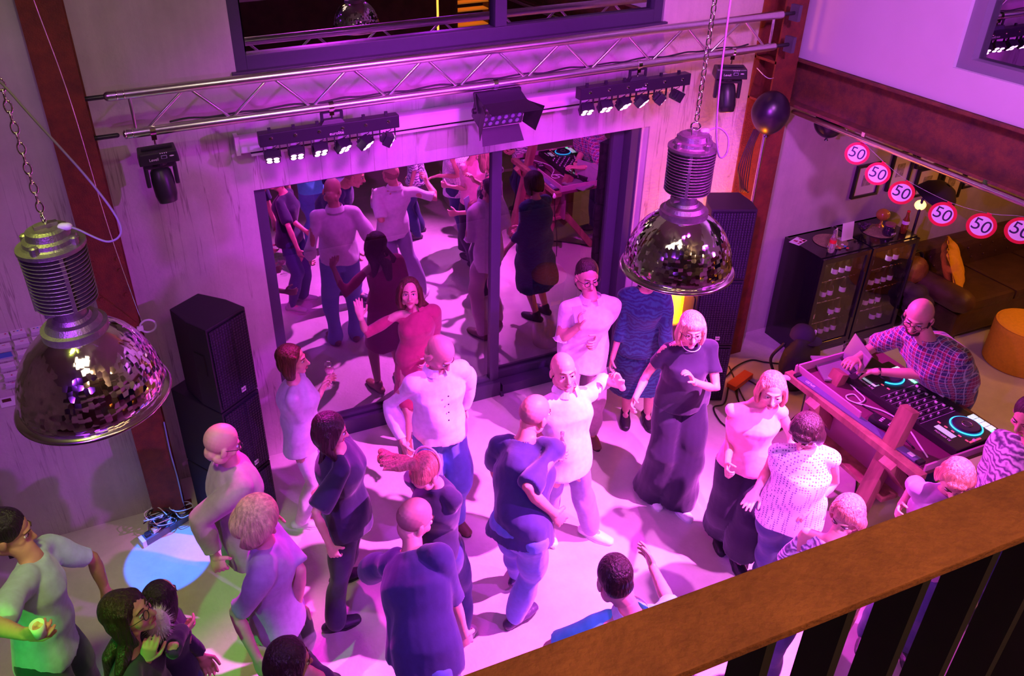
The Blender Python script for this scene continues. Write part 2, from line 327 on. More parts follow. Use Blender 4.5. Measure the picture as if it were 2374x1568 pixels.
struct(MB().box((7.2, 0.12, 1.45), (4.44, 0.25, 2.9)).build('wall_lounge', M_CONC2))
struct(MB().box((9.5, -2.5, 1.45), (0.2, 5.2, 2.9)).build('wall_lounge_end', M_CONC2))
# upper wall above the beam, with its window opening
mb = MB()
WY0, WY1, WZ0, WZ1 = -3.6, -1.53, 3.10, 4.7
for a, b, c, d in [(-9, WY0, 2.86, 6.6), (WY1, 0, 2.86, 6.6), (WY0, WY1, 2.86, WZ0), (WY0, WY1, WZ1, 6.6)]:
    mb.box((5.12, (a + b) / 2, (c + d) / 2), (0.2, b - a, d - c))
struct(mb.build('wall_right', M_PLASTER))
mb = MB()
for a, b, c, d in [(WY1 - 0.09, WY1, WZ0, WZ1), (WY0, WY0 + 0.09, WZ0, WZ1), (WY0 + 0.09, WY1 - 0.09, WZ0, WZ0 + 0.07), (WY0 + 0.09, WY1 - 0.09, WZ1 - 0.07, WZ1)]:
    mb.box((5.10, (a + b) / 2, (c + d) / 2), (0.10, b - a, d - c))
struct(mb.build('window_2', mat('grey_window_profile', (0.22, 0.20, 0.27), 0.4)))
struct(MB().box((5.12, (WY0 + WY1) / 2, (WZ0 + WZ1) / 2), (0.012, WY1 - WY0 - 0.16, WZ1 - WZ0 - 0.12)).build('window_3', glass_door_mat('dark_side_window_glass', 0.25, (0.25, 0.3, 0.28))))
struct(MB().box((7.4, -3.4, 2.95), (4.4, 6.9, 0.12)).build('ceiling_lounge', M_CONC2))
struct(MB().box((0, -4.5, 6.65), (11, 9.6, 0.1)).build('ceiling', mat('grey_ceiling', (0.30, 0.26, 0.24), 0.8)))
struct(MB().box((-5.6, -4.5, 3.3), (0.2, 9.6, 6.6)).build('wall_left', M_CONC2))
struct(MB().box((2, -9.2, 3.3), (14.8, 0.2, 6.6)).build('wall_front', mat('dark_wood_wall', (0.09, 0.05, 0.03), 0.7, noise=0.3, scale=6)))
struct(MB().box((0.6, -7.05, 2.86), (9.0, 4.1, 0.25)).build('floor_gallery', M_CONC2))
# night outside
struct(MB().box((2.2, 4.2, -0.12), (9, 8, 0.2)).build('ground_terrace', mat('dark_paving', (0.035, 0.032, 0.03), 0.8, noise=0.3, scale=8)))
struct(MB().box((2.2, 5.0, 2.5), (9, 0.2, 6)).build('wall_outside', mat('dark_outside_wall', (0.012, 0.012, 0.016), 0.9, noise=0.3, scale=3)))
# stone pillar outside the right pane
M_STONE = mat('rough_stone', (0.16, 0.12, 0.12), 0.9, noise=0.6, scale=14, bump=0.8, bscale=22)
mb = MB()
for k in range(15):
    for j in range(2):
        mb.box((3.62 + 0.13 * j + random.uniform(-0.015, 0.015), 0.42 + random.uniform(-0.02, 0.02), 0.08 + k * 0.16), (0.135, 0.26, 0.15))
struct(mb.build('trim_1', M_STONE, bevel=0.006))
# ---- sliding door
def rect_frame(mb, x0, x1, z0, z1, y, w, d, bottom=None, top=None):
    wb = bottom or w; wt = top or w
    mb.box((x0 + w / 2, y, (z0 + z1) / 2), (w, d, z1 - z0)); mb.box((x1 - w / 2, y, (z0 + z1) / 2), (w, d, z1 - z0))
    mb.box(((x0 + x1) / 2, y, z0 + wb / 2), (x1 - x0 - 2 * w, d, wb)); mb.box(((x0 + x1) / 2, y, z1 - wt / 2), (x1 - x0 - 2 * w, d, wt))
DR = 3.74
mb = MB(); rect_frame(mb, DX0 + 0.001, 2.50, 0.0, DZ, 0.095, 0.085, 0.07, 0.17, 0.03)
mb.box((1.55, 0.035, 0.075), (1.9, 0.045, 0.15))
rect_frame(mb, 2.42, DR - 0.09, 0.0, DZ, 0.17, 0.10, 0.07, 0.17, 0.03); mb.box((DR - 0.045, 0.10, DZ / 2), (0.09, 0.14, DZ)); mb.box((3.1, 0.07, 0.05), (1.15, 0.11, 0.10))
mb.box((2.51, 0.0, 0.02), (0.03, 0.03, 0.04))
struct(mb.build('door_1', M_FRAME, bevel=0.004))
struct(MB().box(((DR + DX1) / 2 + 0.05, 0.12, DZ / 2), (DX1 - DR + 0.1, 0.2, DZ - 0.002)).build('trim_2', M_CONC))
G1 = glass_door_mat('reflecting_door_glass', 0.32, (0.7, 0.66, 0.72))
struct(MB().box((1.53, 0.095, 1.265), (1.78, 0.01, 2.19)).build('window_4', G1))
struct(MB().box((3.035, 0.17, 1.265), (1.05, 0.01, 2.19)).build('window_5', G1))
# ---- upper window
mb = MB(); rect_frame(mb, 0.561, 3.809, 3.201, 4.6, 0.07, 0.075, 0.10, 0.12); mb.box((2.455, 0.07, 3.923), (0.09, 0.096, 1.2))
mb.box((2.18, -0.012, 3.215), (3.3, 0.05, 0.03))
struct(mb.build('window_6', M_FRAME, bevel=0.004))
G2 = glass_door_mat('dark_upper_glass', 0.34, (0.3, 0.3, 0.36))
struct(MB().box((1.52, 0.08, 3.93), (1.74, 0.01, 1.24)).build('window_7', G2)); struct(MB().box((3.11, 0.08, 3.93), (1.24, 0.01, 1.24)).build('window_8', G2))
# ---- steel columns and beam
def h_section(mb, x0, x1, y0, y1, z0, z1, tf=0.016, tw=0.012, flanges='y'):
    if flanges == 'y':
        mb.box(((x0 + x1) / 2, y0 + tf / 2, (z0 + z1) / 2), (x1 - x0, tf, z1 - z0)); mb.box(((x0 + x1) / 2, y1 - tf / 2, (z0 + z1) / 2), (x1 - x0, tf, z1 - z0))
        mb.box(((x0 + x1) / 2, (y0 + y1) / 2, (z0 + z1) / 2), (tw, y1 - y0 - 2 * tf, z1 - z0))
    return mb
mb = h_section(MB(), -0.565, -0.345, -0.46, -0.272, 0.012, 6.58)
mb.box((-0.455, -0.366, 0.006), (0.32, 0.2, 0.012))
for z in (2.2, 2.28, 2.02): 
    for x in (-0.53, -0.38): mb.lathe([(0.012, 0), (0.012, 0.012)], (x, -0.46, z), 8, axis=(0, -1, 0))
o = mb.build('steel_column', M_RUST); tag(o, 'rust-red steel column between the left wall and the left speaker tower', 'steel column')
mb = h_section(MB(), 4.74, 4.955, -0.26, -0.008, 0.0, 6.58)
mb.box((4.85, -0.134, 2.86), (0.22, 0.25, 0.02)); mb.box((4.85, -0.134, 2.52), (0.22, 0.25, 0.02))
o = mb.build('steel_column', M_RUST); tag(o, 'rust-red steel column behind the right speaker tower and black balloon', 'steel column')
mb = MB()
for z in (2.845, 2.475): mb.box((5.10, -4.35, z), (0.20, 8.6, 0.022))
mb.box((5.10, -4.35, 2.66), (0.014, 8.6, 0.352))
o = mb.build('steel_beam', rust('rusted_beam_steel', (0.08, 0.028, 0.03), (0.22, 0.075, 0.03))); tag(o, 'long rusty steel beam carrying the pale upper wall over the lounge', 'steel beam')
o = MB().tube([(5.0, -0.28, 2.43), (5.0, -8.4, 2.43)], 0.022, n=12).build('steel_pipe', M_ALU, smooth=True); tag(o, 'shiny round pipe running along under the rusty beam', 'pipe')
for k, y in enumerate((-1.0, -2.0, -3.0)):
    MB().box((5.0, y, 2.452), (0.012, 0.03, 0.062)).build('pipe_clamp', M_CHROME, o)
o = MB().tube([(4.72, -0.30, 2.42), (4.71, -0.30, 0.0)], 0.014, n=8).build('steel_pipe', M_ALU, smooth=True); tag(o, 'thin upright pipe in front of the right steel column below the balloon', 'pipe')
# ---- projector screen case
t = thing('projection_screen', 'long white roll-up projection screen case on the wall above the door', 'projection screen', (0.50, -0.001, 2.76))
MB().box((1.68, -0.055, 0.0), (3.36, 0.11, 0.10)).build('case', mat('screen_case_white', (0.72, 0.66, 0.74), 0.5), t, bevel=0.012)
MB().box((1.70, -0.055, -0.062), (3.26, 0.035, 0.02)).build('bottom_rail', M_BLACK2, t, bevel=0.003)
MB().box((1.70, -0.055, -0.082), (3.26, 0.045, 0.018)).build('bottom_rail', M_WHITEP, t, bevel=0.004)
for x in (-0.012, 3.37): MB().box((x, -0.05, 0.0), (0.03, 0.10, 0.13)).build('end_cap', M_WHITEP, t, bevel=0.004)
# ---- truss
TY, TZ0, TZ1, TX0, TX1 = -0.42, 3.05, 3.285, -0.16, 4.55
t = thing('lighting_truss', 'long aluminium ladder truss hung across the back wall between the columns', 'truss', (TX0, TY, TZ0))
L = TX1 - TX0
def tl(x, z): return (x, 0, z - TZ0)
MB().tube([tl(-0.06, TZ1), tl(L, TZ1)], 0.030, n=18).build('chord', M_ALU, t, smooth=True)
MB().tube([tl(0, TZ0), tl(L - 0.02, TZ0)], 0.030, n=18).build('chord', M_ALU, t, smooth=True)
nb = 9; step = (L - 0.22) / nb
for k in range(nb):
    xa = 0.12 + k * step
    MB().tube([tl(xa, TZ0 + 0.02), tl(xa + step * 0.46, TZ1 - 0.02)], 0.0095, n=8).build('brace', M_ALU, t, smooth=True)
    MB().tube([tl(xa + step * 0.56, TZ1 - 0.02), tl(xa + step * 0.96, TZ0 + 0.02)], 0.0095, n=8).build('brace', M_ALU, t, smooth=True)
for x in (0.05, L - 0.06): MB().tube([tl(x, TZ0 + 0.02), tl(x, TZ1 - 0.02)], 0.0095, n=8).build('brace', M_ALU, t, smooth=True)
for z in (TZ0, TZ1):
    for x in (0.0, 0.04): MB().lathe([(0.029, 0), (0.031, 0.006), (0.029, 0.012)], tl(x - 0.02, z), 18, axis=(1, 0, 0)).build('sleeve_ring', M_CHROME, t, smooth=True)
    MB().tube([tl(-0.06, z), tl(-0.20, z)], 0.014, n=10).build('end_spigot', M_BLACK2, t, smooth=True)
    MB().box(tl(-0.215, z - 0.01), (0.035, 0.07, 0.10)).build('mounting_bracket', mat('dark_bracket_steel', (0.07, 0.06, 0.09), 0.5), t, bevel=0.003)
    MB().tube([tl(L, z), tl(L + 0.13, z)], 0.014, n=10).build('end_spigot', M_BLACK2, t, smooth=True)
    MB().box(tl(L + 0.135, z), (0.03, 0.09, 0.12)).build('mounting_bracket', mat('dark_bracket_steel', (0, 0, 0)), t, bevel=0.003)
# cable taped along the lower chord
pts = []
for k in range(40):
    x = TX0 + 0.25 + k * 0.108; pts.append((x, TY + 0.012 + 0.01 * math.sin(k * 1.3), TZ0 + 0.036 + 0.006 * math.sin(k * 2.1)))
cable('power_cable', pts, 0.006, M_CABLE, label='black cable taped along the lower tube of the aluminium truss', n=3)
for k in range(11):
    MB().torus((TX0 + 0.32 + k * 0.41, TY, TZ0 + 0.004), 0.035, 0.003, (1, 0, 0.15), 16, 6).build('cable_tie', M_CABLE, t, smooth=True)
# ---- clamp helper
def clamp(parent, x, y, z):
    mb = MB(); mb.lathe([(0.033, -0.016), (0.033, 0.016)], (x, y, z), 16, axis=(1, 0, 0)); mb.box((x, y, z - 0.04), (0.03, 0.03, 0.03)); mb.lathe([(0.006, -0.09), (0.006, -0.03)], (x, y, z), 8)
    return mb.build('hook_clamp', M_CHROME, parent)
# ---- par bars: black bar with six small four-lens cans
M_PAR = mat('black_par_housing', (0.02, 0.016, 0.028), 0.42)
def par_bar(x, label, tilts):
    t = thing('par_bar', label, 'stage light bar', (x, TY, 2.90), 0, 'light bars on the truss')
    W2 = 0.46
    MB().box((0, 0, 0), (2 * W2, 0.075, 0.085)).build('housing', M_PAR, t, bevel=0.005)
    MB().box((0.02, 0.0, 0.055), (0.16, 0.06, 0.03), taper=0.7).build('mounting_plate', M_PAR, t, bevel=0.003)
    mb = MB(); mb.bar((-0.045, 0, 0.06), (-0.045, 0, 0.115), 0.008, 0.02, (1, 0, 0)); mb.bar((0.085, 0, 0.06), (0.085, 0, 0.115), 0.008, 0.02, (1, 0, 0)); mb.bar((-0.05, 0, 0.115), (0.09, 0, 0.115), 0.02, 0.008)
    mb.build('yoke', M_PAR, t); clamp(t, 0.02, 0, 0.15)
    text_obj('lettering', 'eurolite', 0.03, (0.035, -0.0385, -0.018), np.array([[1, 0, 0], [0, 0, -1], [0, 1, 0]]), M_WHITEP, t)
    for k in range(6):
        x0 = -0.385 + k * 0.154; a, b = tilts[k]
        MB().lathe([(0.0, 0.0), (0.011, 0.0), (0.012, 0.006), (0.007, 0.012), (0.0, 0.012)], (x0, -0.037, 0.008), 12, axis=(0, -1, 0), cap=False).build('wing_screw', M_CHROME, t)
        MB().box((x0, 0.012, 0.052), (0.02, 0.014, 0.022)).build('safety_loop', M_PAR, t)
        mb = MB()
        for s in (-1, 1): mb.box((x0 + s * 0.052, 0.0, -0.085), (0.004, 0.018, 0.095))
        mb.box((x0, 0, -0.0445), (0.108, 0.018, 0.004)); mb.build('yoke', M_PAR, t)
        # can pointing along dd
        dd = unit(N(math.sin(a) * math.cos(b), -math.cos(a) * math.cos(b), -math.sin(b))); sx = unit(np.cross(dd, N(0, 0, 1))); up = np.cross(sx, dd); R = np.array([sx, dd, up]).T
        c = N(x0, 0, -0.125)
        mb = MB(); mb.box(c + dd * 0.0, (0.095, 0.055, 0.078), R); mb.box(c - dd * 0.035, (0.07, 0.02, 0.055), R)
        can = mb.build('par_can', M_PAR, t, bevel=0.006)
        mb = MB()
        for u in (-1, 1):
            for w in (-1, 1): mb.ell(c + dd * 0.026 + sx * u * 0.0225 + up * w * 0.0185, (0.019, 0.008, 0.016), R, 12)
        mb.build('lens', M_LED, can, smooth=True)
        cable('lead', [(x0 + 0.02, 0.02, -0.042), (x0 + 0.035, 0.03, -0.07), (x0 + 0.01, 0.035, -0.085), (x0, 0.03, -0.1)], 0.0025, M_CABLE, t, n=5)
    return t
par_bar(1.05, 'black bar of six lit pink par lights left of the barn-door floodlight', [(-0.15, .75), (-0.05, .75), (0.1, .72), (0.45, .70), (0.75, .72), (1.35, .5)])
par_bar(3.32, 'black bar of six lit pink par lights right of the barn-door floodlight', [(-0.1, .75), (0.0, .75), (0.35, .72), (0.6, .70), (1.15, .65), (1.5, .5)])
# ---- LED floodlight with barn doors
t = thing('floodlight', 'square black LED floodlight with open barn doors hanging at the middle of the truss', 'floodlight', (2.22, -0.47, 2.90))
tilt = 0.36; R = np.array([[1, 0, 0], [0, math.cos(tilt), -math.sin(tilt)], [0, math.sin(tilt), math.cos(tilt)]])
def rl(p): return R @ np.array(p, float)
MB().box((0, 0, 0), (0.32, 0.14, 0.20), R).build('housing', M_PAR, t, bevel=0.004)
MB().box(rl((0, -0.071, 0)), (0.30, 0.004, 0.18), R).build('front_panel', mat('led_panel', (0.05, 0.03, 0.08), 0.3), t)
for r in range(4):
    for c in range(6):
        x0 = -0.125 + c * 0.05 - (0.0 if r % 2 else 0.01); z0 = -0.065 + r * 0.042
        MB().ell(rl((x0, -0.076, z0)), (0.017, 0.008, 0.017), R, 12).build('lens', mat('unlit_led_lens', (0.35, 0.25, 0.5), 0.1, coat=1), t, smooth=True)
def flap(name, a, b, c, d):
    v = [rl(p) for p in (a, b, c, d)]; nrm = unit(np.cross(v[1] - v[0], v[2] - v[0])) * 0.002
    vv = [p + nrm for p in v] + [p - nrm for p in v]
    MB().add(vv, [(0, 1, 2, 3), (7, 6, 5, 4), (0, 4, 5, 1), (1, 5, 6, 2), (2, 6, 7, 3), (3, 7, 4, 0)]).build('barn_door', M_BLACK, t)
flap('t', (-0.155, -0.07, 0.10), (0.155, -0.07, 0.10), (0.18, -0.255, 0.15), (-0.18, -0.255, 0.15))
flap('b', (-0.14, -0.07, -0.105), (0.14, -0.07, -0.105), (0.155, -0.16, -0.185), (-0.155, -0.16, -0.185))
flap('r', (0.163, -0.07, 0.09), (0.163, -0.07, -0.09), (0.235, -0.15, -0.12), (0.24, -0.18, 0.11))
flap('l', (-0.163, -0.07, 0.09), (-0.163, -0.07, -0.09), (-0.19, -0.17, -0.12), (-0.19, -0.18, 0.11))
mb = MB()
for s in (-1, 1): mb.bar((s * 0.17, 0, 0), (s * 0.17, 0.03, 0.115), 0.025, 0.005, (1, 0, 0))
mb.bar((-0.17, 0.03, 0.115), (0.17, 0.03, 0.115), 0.025, 0.005); mb.build('yoke', M_BLACK, t); clamp(t, -0.01, 0.05, 0.152)
for s in (-1, 1): MB().lathe([(0.02, 0), (0.02, 0.02), (0.012, 0.026)], (s * 0.172, 0, 0), 10, axis=(s, 0, 0)).build('knob', M_BLACK2, t)
# ---- moving heads
def moving_head(x, label, yaw, pitch):
    t = thing('moving_head_light', label, 'moving head light', (x, TY, 2.90), yaw, 'moving head lights on the truss')
    mb = MB(); mb.box((0, 0, 0), (0.235, 0.16, 0.075), taper=0.93); mb.build('base', M_BLACK2, t, bevel=0.01)
    MB().box((0.03, -0.078, 0.005), (0.034, 0.006, 0.02)).build('display', mat('display_bezel', (0.35, 0.33, 0.45), 0.3), t)
    MB().box((0.03, -0.082, 0.005), (0.026, 0.003, 0.013)).build('display_screen', M_BLACK2, t)
    text_obj('lettering', 'Levell', 0.024, (-0.03, -0.0815, -0.004), np.array([[1, 0, 0], [0, 0, -1], [0, 1, 0]]), M_WHITEP, t)
    MB().ell((0.075, -0.079, 0.006), (0.014, 0.004, 0.004), None, 12).build('maker_badge', M_WHITEP, t)
    mb = MB(); 
    for k in range(4): mb.box((0.012 + k * 0.012, -0.072, 0.028), (0.006, 0.008, 0.006))
    mb.build('buttons', M_WHITEP, t)
    MB().lathe([(0.05, -0.06), (0.05, -0.035)], (0, 0, 0), 20).build('swivel', M_BLACK2, t, smooth=False)
    mb = MB()
    for s in (-1, 1): mb.bar((s * 0.085, 0, -0.06), (s * 0.085, 0, -0.2), 0.045, 0.026, (1, 0, 0))
    mb.box((0, 0, -0.068), (0.19, 0.05, 0.03)); mb.build('yoke', M_BLACK2, t, bevel=0.01)
    mb = MB(); mb.lathe([(0.0, -0.09), (0.042, -0.09), (0.062, -0.06), (0.068, 0.0), (0.066, 0.09), (0.055, 0.135), (0.046, 0.14), (0.04, 0.13), (0, 0.13)], (0, 0, -0.17), 24, axis=(math.sin(pitch) * 0.2, -math.sin(pitch), -math.cos(pitch)), cap=False)
    mb.build('head', M_BLACK2, t, smooth=True)
    mb = MB(); mb.bar((-0.09, 0, 0.045), (0.09, 0, 0.045), 0.03, 0.01); mb.build('bracket', M_BLACK, t); clamp(t, 0.0, 0.0, 0.15)
    return t
moving_head(-0.02, 'black moving head light hanging at the left end of the truss', 0.05, 0.25)
moving_head(4.16, 'black moving head light hanging at the right end of the truss', -0.5, 0.35)
# ---- pendants
def hexmirror():
    m = bpy.data.materials.new('faceted_mirror_reflector'); m.use_nodes = True; nt = m.node_tree; b = nt.nodes['Principled BSDF']; L_ = nt.links
    b.inputs['Metallic'].default_value = 1; b.inputs['Roughness'].default_value = 0.08; b.inputs['Base Color'].default_value = (0.88, 0.84, 0.80, 1)
    tc = node(nt, 'ShaderNodeTexCoord'); sp = node(nt, 'ShaderNodeSeparateXYZ'); L_.new(tc.outputs['Object'], sp.inputs[0])
    at = node(nt, 'ShaderNodeMath', operation='ARCTAN2'); L_.new(sp.outputs[1], at.inputs[0]); L_.new(sp.outputs[0], at.inputs[1])
    u = node(nt, 'ShaderNodeMath', operation='MULTIPLY'); u.inputs[1].default_value = 78 / 6.2832; L_.new(at.outputs[0], u.inputs[0])
    w = node(nt, 'ShaderNodeMath', operation='MULTIPLY'); w.inputs[1].default_value = 54; L_.new(sp.outputs[2], w.inputs[0])
    # stagger every other row
    fl = node(nt, 'ShaderNodeMath', operation='FLOOR'); L_.new(w.outputs[0], fl.inputs[0]); md = node(nt, 'ShaderNodeMath', operation='FLOORED_MODULO'); md.inputs[1].default_value = 2; L_.new(fl.outputs[0], md.inputs[0])
    hf = node(nt, 'ShaderNodeMath', operation='MULTIPLY'); hf.inputs[1].default_value = 0.5; L_.new(md.outputs[0], hf.inputs[0]); us = node(nt, 'ShaderNodeMath', operation='ADD'); L_.new(u.outputs[0], us.inputs[0]); L_.new(hf.outputs[0], us.inputs[1])
    cb = node(nt, 'ShaderNodeCombineXYZ'); L_.new(u.outputs[0], cb.inputs[0]); L_.new(w.outputs[0], cb.inputs[1])
    vo = node(nt, 'ShaderNodeTexVoronoi', voronoi_dimensions='2D'); vo.inputs['Scale'].default_value = 1.0; vo.inputs['Randomness'].default_value = 0.55; L_.new(cb.outputs[0], vo.inputs['Vector'])
    s1 = node(nt, 'ShaderNodeVectorMath', operation='SUBTRACT'); s1.inputs[1].default_value = (0.5, 0.5, 0.5); L_.new(vo.outputs['Color'], s1.inputs[0])
    # facets grow towards the rim, the crown is nearly smooth
    mr = node(nt, 'ShaderNodeMapRange'); mr.inputs[1].default_value = 0.29; mr.inputs[2].default_value = 0.12; mr.inputs[3].default_value = 0.03; mr.inputs[4].default_value = 0.40; L_.new(sp.outputs[2], mr.inputs[0])
    s2 = node(nt, 'ShaderNodeVectorMath', operation='SCALE'); L_.new(s1.outputs[0], s2.inputs[0]); L_.new(mr.outputs[0], s2.inputs['Scale'])
    g = node(nt, 'ShaderNodeNewGeometry'); ad = node(nt, 'ShaderNodeVectorMath', operation='ADD'); L_.new(g.outputs['Normal'], ad.inputs[0]); L_.new(s2.outputs[0], ad.inputs[1])
    nn = node(nt, 'ShaderNodeVectorMath', operation='NORMALIZE'); L_.new(ad.outputs[0], nn.inputs[0]); L_.new(nn.outputs[0], b.inputs['Normal'])
    return m
M_HEX = hexmirror()
def pendant(loc, label, chain_top, cable_pts, rot):
    t = thing('pendant_lamp', label, 'pendant lamp', loc, 0, 'industrial pendant lamps')
    # z = 0 at the rim
    t.scale = (1, 1, 0.92)
    prof = [(0.235, 0.012), (0.243, 0.03), (0.243, 0.05), (0.236, 0.09), (0.222, 0.14), (0.200, 0.19), (0.170, 0.235), (0.135, 0.27), (0.105, 0.29), (0.09, 0.297)]
    prof = [(r * 0.98, z) for r, z in prof]
    inner = [(r - 0.004, z - 0.002) for r, z in reversed(prof)]
    rf = MB().lathe(prof + inner, (0, 0, 0), 96, cap=False).build('reflector', M_HEX, t, smooth=True)
    MB().lathe([(0.229, 0.014), (0.250, 0.010), (0.256, 0.0), (0.250, -0.006), (0.240, -0.004), (0.236, -0.014), (0.228, -0.014), (0.225, 0.0)], (0, 0, 0), 96, cap=False).build('rim', mat('rim_polished_alloy', (0.72, 0.68, 0.6), 0.18, 1.0), rf, smooth=True)
    MB().lathe([(0.098, 0.284), (0.104, 0.29), (0.104, 0.318), (0.090, 0.322), (0.084, 0.335), (0.080, 0.342), (0.062, 0.346), (0.055, 0.36)], (0, 0, 0), 40).build('collar', M_CAST, t, smooth=False)
    MB().lathe([(0.05, 0.35), (0.047, 0.40), (0.062, 0.415)], (0, 0, 0), 32).build('neck', M_CAST, t, smooth=False)
    MB().box((-0.05, -0.005, 0.385), (0.05, 0.03, 0.03)).build('latch', M_CAST, t, bevel=0.004)
    core = [(0.06, 0.41)]
    mb = MB(); mb.lathe([(0.072, 0.41), (0.072, 0.625)], (0, 0, 0), 32)
    for k in range(15):
        z = 0.415 + k * 0.0148; r = 0.094 + 0.006 * k / 14
        mb.lathe([(0.070, z), (r, z + 0.001), (r + 0.001, z + 0.0025), (r, z + 0.004), (0.070, z + 0.005)], (0, 0, 0), 40, cap=False)
    for a in range(4):
        an = a * math.pi / 2 + rot; mb.box((math.cos(an) * 0.083, math.sin(an) * 0.083, 0.52), (0.03, 0.012, 0.21), [[math.cos(an), -math.sin(an), 0], [math.sin(an), math.cos(an), 0], [0, 0, 1]])
    mb.build('ballast_housing', M_CAST, t)
    mb = MB(); mb.lathe([(0.103, 0.628), (0.103, 0.640), (0.086, 0.645), (0.080, 0.650), (0.078, 0.664), (0.066, 0.671), (0.062, 0.694), (0.05, 0.701), (0.0, 0.703)], (0, 0, 0), 40, cap=False)
    for a in range(4):
        an = a * math.pi / 2 + rot + 0.78; mb.lathe([(0.014, 0), (0.014, 0.035), (0.008, 0.04)], (math.cos(an) * 0.082, math.sin(an) * 0.082, 0.632), 10)
    cp = mb.build('top_cap', M_CAST, t); 
    MB().box((0, 0, 0.708), (0.07, 0.022, 0.014), [[math.cos(rot), -math.sin(rot), 0], [math.sin(rot), math.cos(rot), 0], [0, 0, 1]]).build('suspension_bracket', M_CAST, t, bevel=0.002)
    MB().torus((0, 0, 0.731), 0.018, 0.0045, (math.cos(rot), math.sin(rot), 0), 20, 8).build('hook', M_CHROME, t, smooth=True)
    # chain
    top = np.array(chain_top, float) - np.array(loc); st = N(0, 0, 0.757); n = int(np.linalg.norm(top - st) / 0.034); mb = MB()
    for k in range(min(n, 70)):
        c = st + (top - st) * (k + 0.5) / n; ax = (1, 0, 0) if k % 2 else (0, 1, 0); s = mb.n
        mb.torus(c, 0.010, 0.0028, ax, 14, 6)
        for q in range(len(mb.v) - 1, len(mb.v)): mb.v[q][:, 2] = c[2] + (mb.v[q][:, 2] - c[2]) * 1.9
    mb.build('chain', M_CHROME, t, smooth=True)
    MB().tube([N(*cable_pts[-1]) + unit(N(*cable_pts[-1]) * N(-1, -1, 0)) * 0.0, N(*cable_pts[-1]) * N(0.72, 0.72, 1)], 0.013, n=12).build('cable_gland', M_WHITEP, t, smooth=True)
    cable('supply_cable', cable_pts, 0.0038, mat('grey_lamp_flex', (0.30, 0.29, 0.30), 0.5), t, n=10)
    return t
L1 = CAM + ray(220, 917) * 2.74; L2 = CAM + ray(1567, 619) * 3.66
pendant(tuple(L1), 'silver faceted dome pendant lamp hanging in front of the left wall', (-0.40, -2.95, 6.55), [(-0.10, -0.10, 3.4), (-0.13, -0.05, 2.2), (-0.10, -0.02, 1.45), (0.02, -0.03, 1.15), (0.16, -0.06, 0.86), (0.215, -0.085, 0.70), (0.17, -0.07, 0.645), (0.09, -0.035, 0.69), (0.064, -0.022, 0.70)], 0.3)
pendant(tuple(L2), 'silver faceted dome pendant lamp hanging before the right end of the door', (2.10, -2.72, 6.55), [(0.05, -0.03, 3.6), (0.03, -0.05, 2.2), (0.02, -0.075, 1.2), (0.03, -0.085, 0.80), (0.06, -0.095, 0.62), (0.13, -0.06, 0.60), (0.16, -0.02, 0.66), (0.12, 0.0, 0.705), (0.06, 0.0, 0.70)], 0.9)
# thin steel wire running down in front of the left column
cable('steel_wire', [at_y(78, 0, -1.6), at_y(165, 240, -1.2), at_y(255, 540, -0.9), at_y(328, 745, -0.5)], 0.0022, M_CHROME, label='thin taut wire running down in front of the left steel column')
# ---- speaker towers
M_SPK = mat('black_speaker_paint', (0.014, 0.012, 0.02), 0.5, noise=0.2, scale=80, bump=0.12, bscale=300)
def grille_mat():
    m = mat('perforated_speaker_grille', (0.016, 0.012, 0.03), 0.45, 0.4); nt = m.node_tree; b = nt.nodes['Principled BSDF']
    tc = node(nt, 'ShaderNodeTexCoord'); vo = node(nt, 'ShaderNodeTexVoronoi'); vo.inputs['Scale'].default_value = 46; vo.inputs['Randomness'].default_value = 0.0
    nt.links.new(tc.outputs['Object'], vo.inputs['Vector']); bp = node(nt, 'ShaderNodeBump'); bp.inputs['Strength'].default_value = 1.0; bp.inputs['Distance'].default_value = 0.012; nt.links.new(vo.outputs['Distance'], bp.inputs['Height']); nt.links.new(bp.outputs[0], b.inputs['Normal'])
    r = node(nt, 'ShaderNodeMapRange'); r.inputs[1].default_value = 0.2; r.inputs[2].default_value = 0.6; nt.links.new(vo.outputs['Distance'], r.inputs[0])
    mx = node(nt, 'ShaderNodeMix', data_type='RGBA'); mx.inputs[6].default_value = (0.075, 0.055, 0.13, 1); mx.inputs[7].default_value = (0.008, 0.006, 0.02, 1); nt.links.new(r.outputs[0], mx.inputs[0]); nt.links.new(mx.outputs[2], b.inputs['Base Color']); return m
M_GRILL = grille_mat()
def speaker(name, label, loc, rz, w, d, h, group, badge=True, handle=True):
    """front centre at local y=0, body towards +y"""
    t = thing(name, label, 'loudspeaker', loc, rz, group)
    poly = [(-w / 2, 0), (w / 2, 0), (w / 2, d * 0.45), (w * 0.36, d), (-w * 0.36, d), (-w / 2, d * 0.45)] if name == 'loudspeaker' else [(-w / 2, 0), (w / 2, 0), (w / 2, d), (-w / 2, d)]
    MB().prism(poly, 0.004, h - 0.004).build('cabinet', M_SPK, t, bevel=0.008)
    MB().box((0, -0.006, h / 2), (w - 0.03, 0.014, h - 0.05)).build('grille', M_GRILL, t, bevel=0.004)
    MB().box((0.03, -0.0145, h / 2), (0.004, 0.004, h - 0.07)).build('grille_seam', M_SPK, t)
    if badge:
        b = MB().box((w * 0.10, -0.0155, 0.085), (0.036, 0.004, 0.036)).build('badge', M_WHITEP, t)
        text_obj('badge_lettering', 'HK', 0.026, (w * 0.10, -0.0185, 0.085), np.array([[1, 0, 0], [0, 0, -1], [0, 1, 0]]), M_BLACK2, t)
    if handle:
        for s in (-1, 1):
            MB().box((s * (w / 2 + 0.0005), d * 0.28, h * 0.55), (0.012, 0.10, 0.16)).build('handle_recess', M_BLACK, t, bevel=0.005)
    return t
